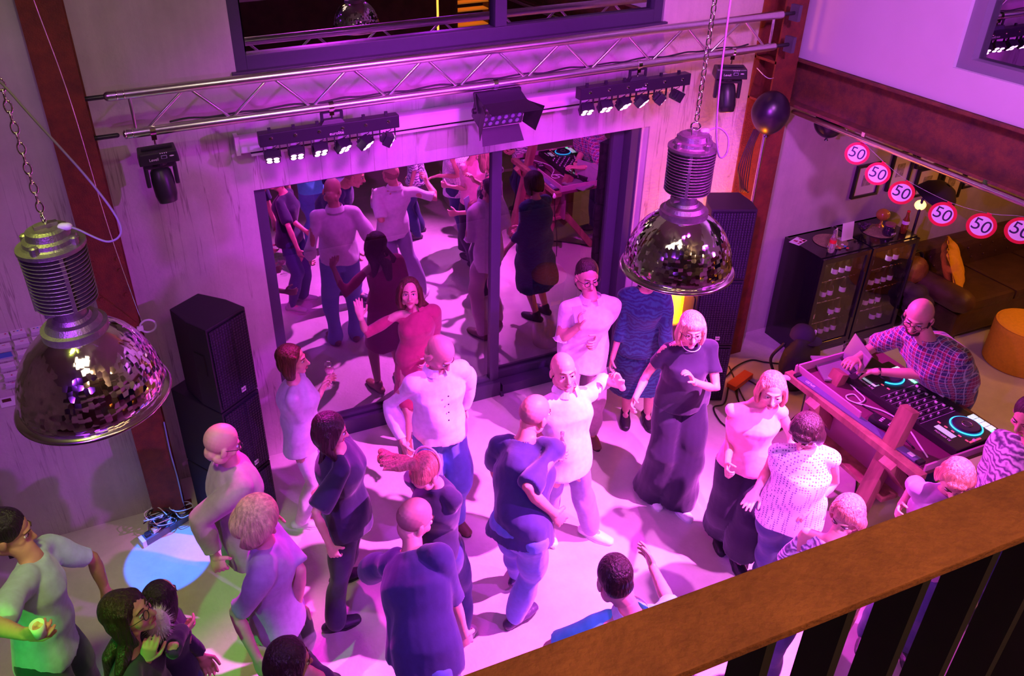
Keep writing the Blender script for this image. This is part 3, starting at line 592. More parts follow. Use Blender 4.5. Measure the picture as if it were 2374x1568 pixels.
a1 = math.radians(35)
SL = N(0.185, -0.77, 0)
gl = 'speaker boxes of the left tower'
speaker('loudspeaker', 'black loudspeaker on top of the left speaker tower', (SL[0], SL[1], 1.212), a1, 0.335, 0.40, 0.668, gl)
speaker('subwoofer', 'black subwoofer in the middle of the left speaker tower', (SL[0], SL[1], 0.558), a1, 0.335, 0.52, 0.652, gl)
speaker('subwoofer', 'black subwoofer at the foot of the left speaker tower on the floor', (SL[0], SL[1], 0.0), a1, 0.335, 0.52, 0.556, gl)
a2 = math.radians(-12); a2 = math.radians(-23)
SR = N(4.14, -0.745, 0); gr = 'speaker boxes of the right tower'
speaker('loudspeaker', 'black loudspeaker on top of the right speaker tower beside the pendant lamp', (SR[0], SR[1], 1.252), a2, 0.355, 0.34, 0.645, gr, handle=False)
speaker('subwoofer', 'black subwoofer in the middle of the right speaker tower behind a woman with glasses', (SR[0], SR[1], 0.602), a2, 0.355, 0.38, 0.648, gr)
speaker('subwoofer', 'black subwoofer at the foot of the right speaker tower by the loose cables', (SR[0], SR[1], 0.0), a2, 0.355, 0.38, 0.60, gr)
cable('speaker_cable', [(-0.055, -0.42, 1.55), (-0.10, -0.50, 1.3), (-0.08, -0.60, 1.0), (-0.12, -0.56, 0.5), (-0.15, -0.55, 0.02)], 0.006, M_CABLE, label='black cable hanging down the side of the left speaker tower')
# ---- left side: power strip with tangled leads
t = thing('power_strip', 'dark power strip under tangled leads at the foot of the left column', 'power strip', (-0.50, -0.52, 0.0), 0.42)
MB().box((0, 0, 0.03), (0.36, 0.075, 0.055)).build('housing', mat('strip_housing', (0.10, 0.11, 0.13), 0.45), t, bevel=0.006)
MB().box((-0.19, 0, 0.03), (0.03, 0.078, 0.058)).build('end_cap', M_WHITEP, t, bevel=0.004)
for k in range(6): MB().box((-0.14 + k * 0.056, 0.0, 0.068), (0.04, 0.04, 0.03)).build('plug', mat('plug_white', (0.7, 0.7, 0.72), 0.4) if k % 2 else M_BLACK2, t, bevel=0.006)
rr = random.Random(4)
for q in range(7):
    pts = []; cx, cy = rr.uniform(-0.12, 0.14), rr.uniform(-0.03, 0.05)
    for k in range(9):
        a = k * 1.5 + q; r = rr.uniform(0.05, 0.11); pts.append((-0.46 + cx + r * math.cos(a), -0.50 + cy + r * 0.7 * math.sin(a), 0.11 + 0.03 * math.sin(k + q) + 0.01 * q))
    cable('power_lead', pts, 0.004, M_CABLE if q % 3 else M_CABLEW, label='thin lead coiled in the tangle over the power strip', group='tangled leads over the power strip', n=6)
cable('power_lead', [at_y(345, 1070, -0.30), at_y(341, 1110, -0.3), at_z(352, 1165, 0.06), at_z(343, 1215, 0.03), at_z(346, 1245, 0.03), at_z(372, 1225, 0.09)], 0.005, M_CABLEW, label='white lead dropping beside the left column to the power strip', n=8)
cable('power_cable', [at_y(380, 980, -0.47), at_y(395, 1050, -0.47), at_y(412, 1110, -0.47), at_z(430, 1190, 0.05)], 0.006, mat('blue_lit_cable_jacket', (0.25, 0.4, 0.6), 0.4), label='pale cable running down the front edge of the left column')
t = thing('wall_socket', 'small white socket with a looped cable on the left steel column', 'socket', tuple(at_y(325, 762, -0.475)))
MB().box((0, 0, 0), (0.04, 0.02, 0.03)).build('box', M_WHITEP, t, bevel=0.003)
MB().torus((0.05, 0.012, 0.0), 0.05, 0.007, (0, 1, 0.1), 24, 8).build('cable_loop', M_CABLEW, t, smooth=True)
# ---- cards on the left wall
M_CARD = mat('white_card', (0.74, 0.70, 0.76), 0.7); M_CARDB = mat('blue_card', (0.08, 0.2, 0.55), 0.6)
M_HOLD = mat('clear_card_holder', (0.5, 0.45, 0.55), 0.2)
specs = []
for r, (u, v) in enumerate([(6, 780), (42, 770), (88, 762)]): specs.append((u, v, 'white', ('lower row start, three coloured dots', 'three coloured dots beside the cut-off card', 'three coloured dots nearest the pendant lamp')[r]))
cards = [(5, 778, 'white', 'white business card with a red dot in the top row at the wall edge'), (42, 769, 'white', 'white business card with three dots, second in the top row'), (88, 762, 'white', 'white business card with three dots nearest the lamp neck'),
         (8, 802, 'white', 'white business card with a red line below the cut-off top card'), (50, 792, 'white', 'white business card with a pale red line, second row'), (92, 783, 'white', 'white business card partly behind the lamp, second row'),
         (12, 823, 'blue', 'blue business card in a wall holder'), (57, 815, 'white', 'plain white business card right of the blue one'),
         (18, 846, 'white', 'plain white business card just below the blue one'), (62, 836, 'white', 'white business card with a small dark logo at the lamp edge'),
         (26, 868, 'white', 'white business card with a small red emblem'), (30, 888, 'white', 'narrow white card with red pictures in the lowest card row')]
for u, v, c, lab in cards:
    p = at_y(u, v, -0.275); t = thing('business_card', lab, 'business card', tuple(p), 0, 'business cards on the left wall')
    h = 0.03 if 'narrow' in lab else 0.052
    MB().box((0, -0.010, 0), (0.085, 0.002, h), [[1, 0, 0], [0, 0.96, -0.26], [0, 0.26, 0.96]]).build('card', M_CARDB if c == 'blue' else M_CARD, t)
    MB().box((0, -0.012, -h / 2), (0.09, 0.026, 0.018)).build('holder', M_HOLD, t)
    if 'dot' in lab:
        for k, cc in enumerate([(0.25, 0.2, 0.1), (0.1, 0.3, 0.8), (0.5, 0.02, 0.1)]):
            if 'three' in lab or k == 2: MB().box((-0.02 + k * 0.022, -0.016, 0.016), (0.010, 0.003, 0.006)).build('printed_mark', mat('card_print_%d' % k, cc, 0.6), t)
    if 'emblem' in lab or 'pictures' in lab or 'line' in lab:
        MB().box((0.005, -0.014, 0.002 if 'emblem' in lab else 0.012), (0.008 if 'emblem' in lab else 0.02, 0.003, 0.007 if 'emblem' in lab else 0.003)).build('printed_mark', mat('card_print_2', (0.5, 0.02, 0.1)), t)
t = thing('notice_card', 'larger white notice with two dark pictures under the business cards', 'notice', tuple(at_y(38, 926, -0.275)))
MB().box((0, -0.008, 0), (0.20, 0.004, 0.075)).build('board', M_CARD, t)
MB().box((-0.055, -0.012, 0.016), (0.055, 0.003, 0.024)).build('picture', mat('dark_print', (0.08, 0.02, 0.02), 0.5), t); MB().box((0.05, -0.012, -0.016), (0.06, 0.003, 0.024)).build('picture', mat('dark_print', (0, 0, 0)), t)
o = MB().box(tuple(at_y(48, 950, -0.28)), (0.06, 0.004, 0.03)).build('notice_card', M_CARDB); tag(o, 'small blue card below the larger white notice', 'notice')
o = MB().box((-1.58, -0.33, 0.5), (0.04, 0.09, 1.0)).build('wall_rail', M_BLACK2); tag(o, 'dark upright rail standing at the left wall edge behind the dark-haired man', 'rail')
# ---- bin outside and hose
t = thing('garden_bin', 'dark bin with a yellow lid standing outside behind the right glass pane', 'bin', (3.28, 0.62, 0.0))
MB().lathe([(0.13, 0), (0.155, 0.72), (0.16, 0.76)], (0, 0, 0), 28).build('body', mat('dark_bin_plastic', (0.03, 0.03, 0.03), 0.6), t)
MB().lathe([(0.165, 0.76), (0.17, 0.79), (0.13, 0.85), (0.05, 0.885), (0.0, 0.89)], (0, 0, 0), 28, cap=False).build('lid', mat('yellow_bin_lid', (0.55, 0.45, 0.03), 0.5, emit=None), t, smooth=True)
MB().box((0.0, -0.157, 0.55), (0.10, 0.006, 0.04)).build('sticker', mat('yellow_green_sticker', (0.6, 0.75, 0.05), 0.5), t)
# ---- signs on a string
rsg = random.Random(2); sg = [(1987, 356), (2035, 403), (2090, 447), (2185, 497), (2275, 524), (2366, 535)]
ords = ['topmost, nearest the column', 'second from the column', 'third from the column', 'fourth, before the dark lampshade', 'fifth, above the brown sofa', 'last one, at the picture edge']
M_RED = mat('red_sign_ring', (0.75, 0.0, 0.02), 0.5); M_SW = mat('white_sign_face', (0.82, 0.78, 0.86), 0.5); M_NUM = mat('dark_sign_number', (0.02, 0.01, 0.06), 0.6)
pts = []
for k, (u, v) in enumerate(sg):
    p = at_x(u, v, 5.02); r = 0.086
    nrm = unit(CAM - p) * 1.0; nrm[2] *= 0.55; nrm = unit(nrm); up0 = N(0, -0.28, 1); xr = unit(np.cross(up0, nrm)); up = np.cross(nrm, xr); R = np.array([xr, nrm * -1, up]).T
    # thin round card facing the room
    t = thing('speed_sign', 'round red and white 50 sign on the string, ' + ords[k], 'sign', tuple(p), 0, 'paper 50 signs on the string')
    MB().lathe([(r, -0.002), (r, 0.002)], (0, 0, 0), 40, axis=nrm).build('ring', M_RED, t)
    MB().lathe([(r * 0.76, 0.0015), (r * 0.76, 0.0035)], (0, 0, 0), 40, axis=nrm).build('face', M_SW, t)
    MB().box(up * r * 1.02, (0.03, 0.004, 0.016), R).build('hanging_tab', M_RED, t)
    text_obj('number', '50', 0.115, nrm * 0.0042, np.array([xr, up, nrm]).T, M_NUM, t); pts.append(p + up * (r + 0.008))
cable('sign_string', [at_x(1962, 300, 5.0)] + pts + [pts[-1] + N(0, -0.5, 0.08)], 0.0012, M_CABLEW, label='thin string carrying the six round 50 signs')
# ---- balloons, sensor box, hanging leads
def balloon(label, c, r, sq=1.18):
    t = thing('balloon', label, 'balloon', tuple(c), 0, 'black balloons'); mb = MB(); prof = []
    for k in range(19):
        a = math.pi * k / 18; z = -math.cos(a); rr_ = math.sin(a) * (1 - 0.10 * max(0, -z)); prof.append((max(rr_, 0.0) * r, z * r * sq))
    MB().lathe(prof, (0, 0, 0), 40, cap=False).build('skin', mat('black_balloon_rubber', (0.012, 0.008, 0.016), 0.33), t, smooth=True)
    MB().lathe([(0.004, 0), (0.014, -0.02), (0.016, -0.024)], (0, 0, -r * sq), 12).build('knot', mat('black_balloon_rubber', (0, 0, 0)), t)
balloon('large black balloon hanging in front of the right steel column', at_y(1786, 262, -0.42), 0.145, 1.22)
balloon('black balloon half hidden behind the shiny pipe under the beam', (5.16, -0.52, 2.38), 0.12, 1.0)
t = thing('sensor_box', 'small white box with a red light on the rusty beam above the balloon', 'sensor', tuple(at_x(1811, 166, 5.075)), -math.pi / 2)
MB().box((0, 0, 0), (0.075, 0.03, 0.055)).build('housing', M_WHITEP, t, bevel=0.004)
MB().box((0.016, -0.017, -0.006), (0.03, 0.003, 0.026)).build('screen', mat('grey_lcd', (0.12, 0.10, 0.2), 0.3), t)
MB().ell((0.03, -0.017, 0.02), (0.008, 0.006, 0.007)).build('indicator_light', mat('red_indicator', (1, 0, 0.05), 0.3, emit=(1, 0.0, 0.06), estr=6), t, smooth=True)
cable('thin_lead', [at_y(1755, 158, -0.285), at_y(1775, 178, -0.29), at_y(1790, 182, -0.30), at_x(1806, 172, 5.05)], 0.003, M_CABLEW, label='white lead crossing the column to the small sensor box')
for k in range(6):
    cable('hanging_lead', [at_y(1748 + k * 3, 300, -0.27), at_y(1728 + k * 3.5, 345, -0.28), at_y(1712 + k * 4.5, 390 + 5 * k, -0.30), at_y(1714 + k * 3.5, 415 + 6 * k, -0.30), at_y(1716 + k * 4, 445, -0.30)], 0.004, M_CABLE, label='hanging black lead left of the right column, ' + ('outermost of the bundle', 'second from the outside', 'third from the outside', 'fourth from the outside', 'fifth from the outside', 'closest to the column')[k], group='bundle of black leads at the right column')
# ---- railing of the gallery
RZ = 3.9; RY0, RY1 = float(at_z(1740, 1320, RZ)[1]), float(at_z(1974, 1402, RZ)[1])
ya = float(at_z(1740, 1322, RZ)[1]); yb = float(at_z(1974, 1404, RZ)[1])
t = thing('railing', 'rusty brown steel balcony railing crossing the near corner', 'railing', (1.0, (ya + yb) / 2, 3.0))
MB().box((1.0, 0, RZ - 3.0 - 0.006), (7.5, abs(ya - yb), 0.012)).build('handrail', M_RUSTR, t, bevel=0.002)
MB().box((1.0, 0.0, RZ - 3.0 - 0.03), (7.5, 0.014, 0.04)).build('under_rail', M_DARKSTEEL, t)
MB().box((1.0, 0, 0.08), (7.5, 0.05, 0.012)).build('bottom_rail', M_DARKSTEEL, t)
for k in range(36):
    x = -2.4 + k * 0.105 - 0.0
    MB().box((x, 0, (RZ - 3.0) / 2), (0.012, 0.042, RZ - 3.0 - 0.03)).build('baluster', M_DARKSTEEL, t)

# ---- gallery things that show only as reflections in the upper window
AMB = mat('amber_light_tube', (1, 0.5, 0.1), 0.4, emit=(1.0, 0.36, 0.04), estr=7)
q0 = at_y(1023, 78, 7.6) * N(1, -1, 1); t = thing('light_tube', 'upright amber light tube mirrored in the upper window', 'light tube', tuple(q0))
MB().tube([(0, 0, 0), (0.0, 0, 1.5)], 0.018, n=10).build('tube', AMB, t, smooth=True); MB().lathe([(0.06, -0.03), (0.06, 0.0)], (0, 0, 0), 20).build('foot', M_BLACK2, t)
q1 = at_y(1098, 62, 8.0) * N(1, -1, 1); t = thing('lit_shelf', 'amber-lit slatted shelf mirrored in the upper window', 'shelf', (q1[0], q1[1], q1[2]))
for k in range(6): MB().box((0, 0, 0.02 + k * 0.13), (0.62, 0.25, 0.02)).build('shelf_board', mat('amber_glow_board', (0.9, 0.35, 0.05), 0.6, emit=(1, 0.30, 0.02), estr=0.8), t)  # boards emit a little, standing in for amber light falling on them
for s_ in (-1, 1): MB().box((s_ * 0.31, 0, 0.35), (0.03, 0.27, 0.75)).build('side_panel', mat('dark_wood_wall', (0, 0, 0)), t)
# ================================================================== lounge side
M_FB = mat('glossy_black_fridge', (0.010, 0.008, 0.012), 0.12, coat=0.4)
M_BOTTLE = mat('dark_bottle_glass', (0.03, 0.02, 0.01), 0.15, coat=0.6)
def fridge(x0, label, seed):
    """glass-door cooler, front at y=-0.57"""
    w, d, h = 0.56, 0.46, 1.09; t = thing('drinks_cooler', label, 'drinks cooler', (x0, -0.08, 0.0), 0, 'glass-door drinks coolers')
    mb = MB(); mb.box((0.012, -d / 2, h / 2), (0.024, d, h)); mb.box((w - 0.012, -d / 2, h / 2), (0.024, d, h)); mb.box((w / 2, -0.012, h / 2), (w - 0.05, 0.024, h)); mb.box((w / 2, -d / 2, h - 0.015), (w - 0.048, d, 0.03)); mb.box((w / 2, -d / 2, 0.05), (w - 0.048, d, 0.10))
    mb.build('cabinet', M_FB, t)
    y = -d - 0.018; mb = MB()
    mb.box((0.02, y, h / 2 + 0.03), (0.04, 0.03, h - 0.08)); mb.box((w - 0.02, y, h / 2 + 0.03), (0.04, 0.03, h - 0.08)); mb.box((w / 2, y, h - 0.035), (w - 0.08, 0.03, 0.05)); mb.box((w / 2, y, 0.105), (w - 0.08, 0.03, 0.05))
    dr = mb.build('door', M_FB, t, bevel=0.003)
    MB().box((w / 2, y, h / 2 + 0.03), (w - 0.08, 0.006, h - 0.17)).build('pane', clear_glass('cooler_glass', (0.85, 0.8, 0.85), 0.05), dr)
    MB().box((w - 0.03, y - 0.018, 0.6), (0.012, 0.014, 0.5)).build('handle', M_BLACK2, dr)
    mb = MB()
    for z in (0.32, 0.55, 0.78):
        for k in range(14): mb.box((0.045 + k * (w - 0.09) / 13, -d / 2, z), (0.004, d - 0.08, 0.004))
        mb.box((w / 2, -d + 0.05, z), (w - 0.06, 0.006, 0.008))
    mb.build('shelf', M_CHROME, t)
    rr = random.Random(seed)
    for z in (0.12, 0.324, 0.554, 0.784):
        for k in range(6):
            if rr.random() < 0.25: continue
            x = x0 + 0.085 + k * 0.078; b = thing('bottle', ('first', 'second', 'third', 'fourth', 'fifth', 'sixth')[k] + ' dark bottle place from the column on the ' + {0.12: 'bottom', 0.324: 'lower', 0.554: 'middle', 0.784: 'top'}[z] + ' shelf, ' + ('nearer' if seed == 1 else 'farther') + ' cooler', 'bottle', (x, -0.44 + 0.0, z), 0, 'bottles in the drinks coolers %d' % seed)
            MB().lathe([(0.0, 0), (0.028, 0.002), (0.029, 0.10), (0.012, 0.145), (0.011, 0.185), (0.0, 0.186)], (0, 0, 0), 14, cap=False).build('glass', M_BOTTLE, b, smooth=True)
            MB().lathe([(0.0295, 0.03), (0.0298, 0.08)], (0, 0, 0), 14, cap=False).build('paper_label', M_CARD, b, smooth=True)
    return t
fridge(5.40, 'glossy black glass-door cooler nearest the steel column, orange light on its side', 1)
fridge(5.98, 'glossy black glass-door cooler nearest the brown sofa', 2)
TT = 1.092
for (u, v, lab) in [(1925, 560, 'round woven placemat under the card stands on the cooler'), (2035, 536, 'round woven placemat under the amber globe on the cooler')]:
    p = at_z(u, v, TT); o = MB().lathe([(0.0, 0), (0.15, 0), (0.152, 0.004), (0.0, 0.005)], (0, 0, 0), 40, cap=False).build('placemat', mat('woven_placemat', (0.30, 0.25, 0.12), 0.9, noise=0.3, scale=90, bump=0.5, bscale=200), smooth=False); o.location = tuple(p); tag(o, lab, 'placemat', 'round placemats on the coolers')
def card_stand(p, w, h, rz, label, lines, logo):
    t = thing('card_stand', label, 'card stand', tuple(p), rz)
    R = np.array([[1, 0, 0], [0, math.cos(0.15), math.sin(0.15)], [0, -math.sin(0.15), math.cos(0.15)]])
    MB().box((0, 0.012, h / 2), (w, 0.006, h), R).build('card', M_CARD, t); MB().box((0, 0.02, 0.004), (w, 0.06, 0.008)).build('foot', M_WHITEP, t)
    mb = MB()
    for k in range(lines): mb.box(R @ N(0, -0.001, h * 0.62 - k * h * 0.085) + N(0, 0.008, h * 0.0), (w * (0.62 if k % 2 else 0.5), 0.002, h * 0.022), R)
    mb.build('printed_text', mat('grey_print', (0.2, 0.18, 0.25), 0.6), t)
    MB().box(R @ N(0, -0.001, h * 0.84) + N(0, 0.008, 0), (w * 0.35, 0.002, h * 0.07), R).build('printed_logo', mat('green_print', (0.08, 0.16, 0.06), 0.6), t)
card_stand(at_z(1935, 572, TT + 0.005), 0.09, 0.17, 0.45, 'narrow white menu card standing tilted on the cooler', 6, 0)
card_stand(at_z(1963, 556, TT + 0.005), 0.13, 0.17, 0.0, 'square white card in a stand behind the glass bottle on the cooler', 2, 1)
def bottle(name, label, p, hgt, r, m, lc, cap, group=None):
    t = thing(name, label, 'bottle', tuple(p), 0, group)
    MB().lathe([(0.0, 0), (r, 0.002), (r * 1.02, hgt * 0.3), (r * 0.92, hgt * 0.45), (r, hgt * 0.55), (r * 0.5, hgt * 0.74), (r * 0.42, hgt * 0.95), (0.0, hgt * 0.955)], (0, 0, 0), 22, cap=False).build('glass', m, t, smooth=True)
    MB().lathe([(r * 1.0, hgt * 0.42), (r * 1.02, hgt * 0.57)], (0, 0, 0), 22, cap=False).build('paper_label', lc, t, smooth=True)
    if cap is not None: MB().lathe([(r * 0.46, hgt * 0.95), (r * 0.46, hgt)], (0, 0, 0), 16).build('cap', cap, t)
M_CLEARG = mat('clear_glass', (0.95, 0.9, 0.95), 0.03, trans=0.9, coat=0.5)
bottle('glass_bottle', 'clear contoured drink bottle with a red label on the cooler edge', at_z(1925, 585, TT), 0.235, 0.03, M_CLEARG, mat('red_label', (0.7, 0.02, 0.03), 0.5), None)
bottle('beer_bottle', 'amber beer bottle with red cap on the far cooler', at_z(2093, 540, TT), 0.23, 0.031, mat('amber_glass', (0.35, 0.14, 0.02), 0.08, trans=0.4, coat=0.6), M_CARD, mat('red_cap', (0.7, 0.02, 0.02), 0.4))
t = thing('jam_jar', 'dark lidded jar with white lettering on the cooler', 'jar', tuple(at_z(2058, 545, TT)))
MB().lathe([(0, 0), (0.05, 0.004), (0.056, 0.03), (0.05, 0.085), (0.04, 0.10), (0, 0.10)], (0, 0, 0), 24, cap=False).build('glass', mat('dark_jar_glass', (0.02, 0.01, 0.03), 0.1, coat=1), t, smooth=True)
MB().lathe([(0.045, 0.10), (0.047, 0.12), (0.0, 0.122)], (0, 0, 0), 24, cap=False).build('lid', mat('cork_lid', (0.25, 0.12, 0.10), 0.8), t)
text_obj('lettering', 'BEER', 0.028, (0.0, -0.058, 0.035), np.array([[1, 0, 0], [0, 0, -1], [0, 1, 0]]), M_WHITEP, t)
t = thing('globe_lamp', 'amber glass globe on a stem standing on the cooler', 'lamp', tuple(at_z(2040, 525, TT)))
MB().lathe([(0, 0), (0.045, 0), (0.04, 0.012), (0.012, 0.03), (0.012, 0.07), (0.0, 0.07)], (0, 0, 0), 20, cap=False).build('foot', mat('brass_foot', (0.4, 0.25, 0.08), 0.3, 0.8), t, smooth=True)
MB().ell((0, 0, 0.125), (0.062, 0.062, 0.06), None, 24).build('globe', mat('amber_globe_glass', (0.42, 0.22, 0.03), 0.12, coat=1), t, smooth=True)
t = thing('dried_flowers', 'dark bunch of dried flowers lying between the cards and the amber globe', 'dried flowers', tuple(at_z(1998, 540, TT)))
rr = random.Random(8)
for k in range(14): MB().tube([(0, 0, 0.01), (rr.uniform(-0.05, 0.05), rr.uniform(-0.04, 0.04), rr.uniform(0.05, 0.1))], 0.003, n=5).build('stem', M_BLACK2, t)
mb = MB()
for k in range(16): mb.ell((rr.uniform(-0.05, 0.05), rr.uniform(-0.04, 0.04), rr.uniform(0.05, 0.11)), (0.014, 0.014, 0.012), None, 8)
mb.build('heads', mat('dark_flower_heads', (0.05, 0.02, 0.05), 0.9), t, smooth=True)
t = thing('flyer', 'glossy pink and white flyer lying on the near corner of the cooler', 'flyer', tuple(at_z(1850, 560, TT)), 0.35)
MB().box((0, 0, 0.002), (0.15, 0.10, 0.003)).build('sheet', M_CARD, t)
mb = MB()
for k in range(9): mb.box((rr.uniform(-0.055, 0.055), rr.uniform(-0.035, 0.035), 0.0045), (rr.uniform(0.015, 0.04), rr.uniform(0.01, 0.03), 0.001))
mb.build('print', mat('pink_print', (0.5, 0.03, 0.12), 0.4), t)
for k, c in enumerate([(0.05, 0.2, 0.6), (0.6, 0.05, 0.05), (0.8, 0.3, 0.05), (0.7, 0.7, 0.7), (0.05, 0.2, 0.6), (0.7, 0.7, 0.7)]):
    p = at_z(1935 + k * 6, 568 + (k % 3) * 4, TT + 0.006); o = MB().lathe([(0.011, 0), (0.013, 0.002), (0.012, 0.006)], (0, 0, 0), 12).build('crown_cork', mat('cap_%d' % (k % 4), c, 0.4)); o.location = tuple(p); tag(o, ('blue', 'red', 'orange', 'silver', 'blue', 'silver')[k] + ' bottle cap on the placemat' + (' nearest the sofa' if k > 3 else ''), 'bottle cap', 'bottle caps on the placemat')
# ---- frames on the lounge wall
def wall_frame(u, v, w, h, tilt, label, cx=0):
    p = at_y(u, v, -0.022); t = thing('picture_frame', label, 'picture', tuple(p), 0, 'black picture frames on the lounge wall')
    mb = MB(); b = 0.022
    mb.box((-w / 2 + b / 2, 0, 0), (b, 0.03, h)); mb.box((w / 2 - b / 2, 0, 0), (b, 0.03, h)); mb.box((0, 0, h / 2 - b / 2), (w - 2 * b, 0.03, b)); mb.box((0, 0, -h / 2 + b / 2), (w - 2 * b, 0.03, b))
    mb.build('frame', M_BLACK2, t); MB().box((0, 0.006, 0), (w - 2 * b, 0.006, h - 2 * b)).build('mount', mat('picture_mount', (0.62, 0.55, 0.58), 0.7), t)
    MB().box((0, 0.001, 0), (w * 0.34, 0.004, h * 0.34)).build('print', mat('faded_print', (0.35, 0.30, 0.30), 0.7, noise=0.5, scale=30), t)
wall_frame(2010, 418, 0.32, 0.34, 0, 'black framed print behind the second 50 sign')
wall_frame(2088, 395, 0.27, 0.40, 0, 'tall black framed print above the third 50 sign')
wall_frame(2163, 352, 0.36, 0.30, 0, 'black framed print cut by the shiny pipe')
wall_frame(2150, 420, 0.32, 0.30, 0, 'black framed print behind the dark lampshade')
wall_frame(2208, 418, 0.30, 0.42, 0, 'tall black framed print right of the dark lampshade')
wall_frame(2268, 400, 0.36, 0.30, 0, 'black framed print highest on the right below the pipe')
# floor lamp with dark shade
t = thing('floor_lamp', 'floor lamp with a large dark shade beside the coolers', 'floor lamp', (6.72, -0.35, 0))
MB().tube([(0, 0, 0.02), (0, 0, 1.35), (0.06, 0, 1.42)], 0.012, n=10).build('pole', M_BLACK2, t, smooth=True); MB().lathe([(0, 0), (0.14, 0), (0.13, 0.02), (0, 0.025)], (0, 0, 0), 30, cap=False).build('base', M_BLACK2, t)
MB().lathe([(0.02, 0.16), (0.09, 0.15), (0.16, 0.08), (0.20, -0.02), (0.195, -0.02), (0.15, 0.07), (0.08, 0.14), (0.02, 0.15)], (0.16, 0, 1.34), 30, axis=(0.35, -0.35, 0.9), cap=False).build('lamp_shade', mat('dark_felt_shade', (0.025, 0.015, 0.035), 0.9), t, smooth=True)
MB().ell((0.02, 0.02, 1.28), (0.05, 0.05, 0.05), None, 14).build('bulb', mat('warm_bulb', (1, 0.7, 0.4), 0.4, emit=(1, 0.45, 0.1), estr=4), t, smooth=True)
o = MB().box((8.05, -0.05, 1.35), (0.05, 0.06, 0.3)).build('cactus_ornament', mat('green_plush', (0.05, 0.16, 0.02), 0.9)); 
me = o.data; bm = bmesh.new(); bm.from_mesh(me); bmesh.ops.bevel(bm, geom=list(bm.edges), offset=0.02, segments=3, affect='EDGES'); bm.to_mesh(me); bm.free()
tag(o, 'green upright ornament on the lounge wall at the picture edge', 'ornament')
# ---- sofa
M_SOFA = mat('dark_brown_leather', (0.075, 0.035, 0.018), 0.5, noise=0.3, scale=8, bump=0.35, bscale=14)
t = thing('sofa', 'dark brown tufted leather sofa against the lounge wall', 'sofa', (8.0, -0.1, 0))
MB().box((0, -0.45, 0.20), (2.2, 0.72, 0.26)).build('seat_base', M_SOFA, t, bevel=0.03)
for k in range(3): MB().box((-0.70 + k * 0.70, -0.50, 0.37), (0.69, 0.62, 0.12)).build('seat_cushion', M_SOFA, t, bevel=0.04)
mb = MB(); mb.box((0, -0.11, 0.48), (2.2, 0.20, 0.46))
bk = mb.build('backrest', M_SOFA, t, bevel=0.06)
mb = MB()
for r in range(2):
    for k in range(12): mb.ell((-0.95 + k * 0.172 + 0.086 * r, -0.213, 0.50 + r * 0.12), (0.012, 0.008, 0.012), None, 8)
mb.build('buttons', M_SOFA, bk, smooth=True)
for s in (-1, 1): MB().tube([(s * 1.10, -0.80, 0.48), (s * 1.10, -0.05, 0.48)], (0.12, 0.12), n=18).build('armrest', M_SOFA, t, smooth=True)
for s in (-1, 1):
    for y in (-0.12, -0.75): MB().box((s * 1.0, y, 0.035), (0.05, 0.05, 0.07)).build('leg', M_BLACK2, t)
def cushion(c, w, R, label, m, name='cushion'):
    mb = MB(); n = 12; v = []; f = []
    for sg_ in (1, -1):
        for i in range(n + 1):
            for j in range(n + 1):
                a = i / n * 2 - 1; b = j / n * 2 - 1; pin = 1 - 0.10 * (a * a * b * b) ** 0.5 * 0 ; h = (1 - a ** 4) * (1 - b ** 4)
                q = 1 - 0.12 * (1 - abs(a)) * (abs(b) ** 3); q2 = 1 - 0.12 * (1 - abs(b)) * (abs(a) ** 3)
                v.append((a * w / 2 * q2, b * w / 2 * q, sg_ * (0.005 + 0.075 * h ** 0.6 + 0.006 * math.sin(9 * a + 4 * b))))
    m1 = (n + 1) ** 2
    for i in range(n):
        for j in range(n):
            a = i * (n + 1) + j; f.append((a, a + n + 1, a + n + 2, a + 1)); f.append((m1 + a, m1 + a + 1, m1 + a + n + 2, m1 + a + n + 1))
    for k in range(n):
        for (p, q) in (((k) * (n + 1), (k + 1) * (n + 1)), ((k + 1) * (n + 1) + n, k * (n + 1) + n), (k + 1, k), (n * (n + 1) + k, n * (n + 1) + k + 1)): f.append((p, q, m1 + q, m1 + p))
    V = np.array(v) @ np.array(R).T; o = MB().add(V, f).build(name, m, smooth=True); o.location = tuple(c); tag(o, label, 'cushion'); return o
def rot(ax, a):
    return np.array(Matrix.Rotation(a, 3, ax))
M_YEL = mat('mustard_yellow_fabric', (0.80, 0.42, 0.02), 0.8, noise=0.08, scale=40, bump=0.3, bscale=40)
cushion((7.10, -0.58, 0.66), 0.46, rot('Z', 0.7) @ rot('X', 1.15), 'mustard yellow cushion leaning on the sofa armrest', M_YEL)
t = thing('handbag', 'slouched brown leather handbag with straps on the sofa end', 'bag', (6.78, -0.42, 0.60))
MB().ell((0, 0, 0), (0.16, 0.12, 0.15), None, 20).build('body', mat('brown_bag_leather', (0.20, 0.09, 0.02), 0.35, bump=0.6, bscale=16), t, smooth=True)
for k in range(3): MB().tube(curve_pts([(-0.12, 0.02 * k, 0.05), (-0.06, 0.03 * k, 0.19), (0.06, 0.02 * k, 0.19), (0.12, 0, 0.05)], 6), 0.009, n=8).build('strap', M_BLACK2, t, smooth=True)
t = thing('jacket', 'dark jacket dropped over the sofa end beside the coolers', 'jacket', (6.70, -0.62, 0.50))
mb = MB(); 
for k in range(9): mb.ell((rr.uniform(-0.10, 0.10), rr.uniform(-0.10, 0.10), rr.uniform(-0.22, 0.06)), (0.10, 0.09, 0.07), None, 14)
V, Fc, _ = fuse(mb, 0.016, 5); MB().add(V, Fc).build('cloth', mat('dark_jacket_cloth', (0.03, 0.015, 0.02), 0.8, bump=0.8, bscale=12), t, smooth=True)
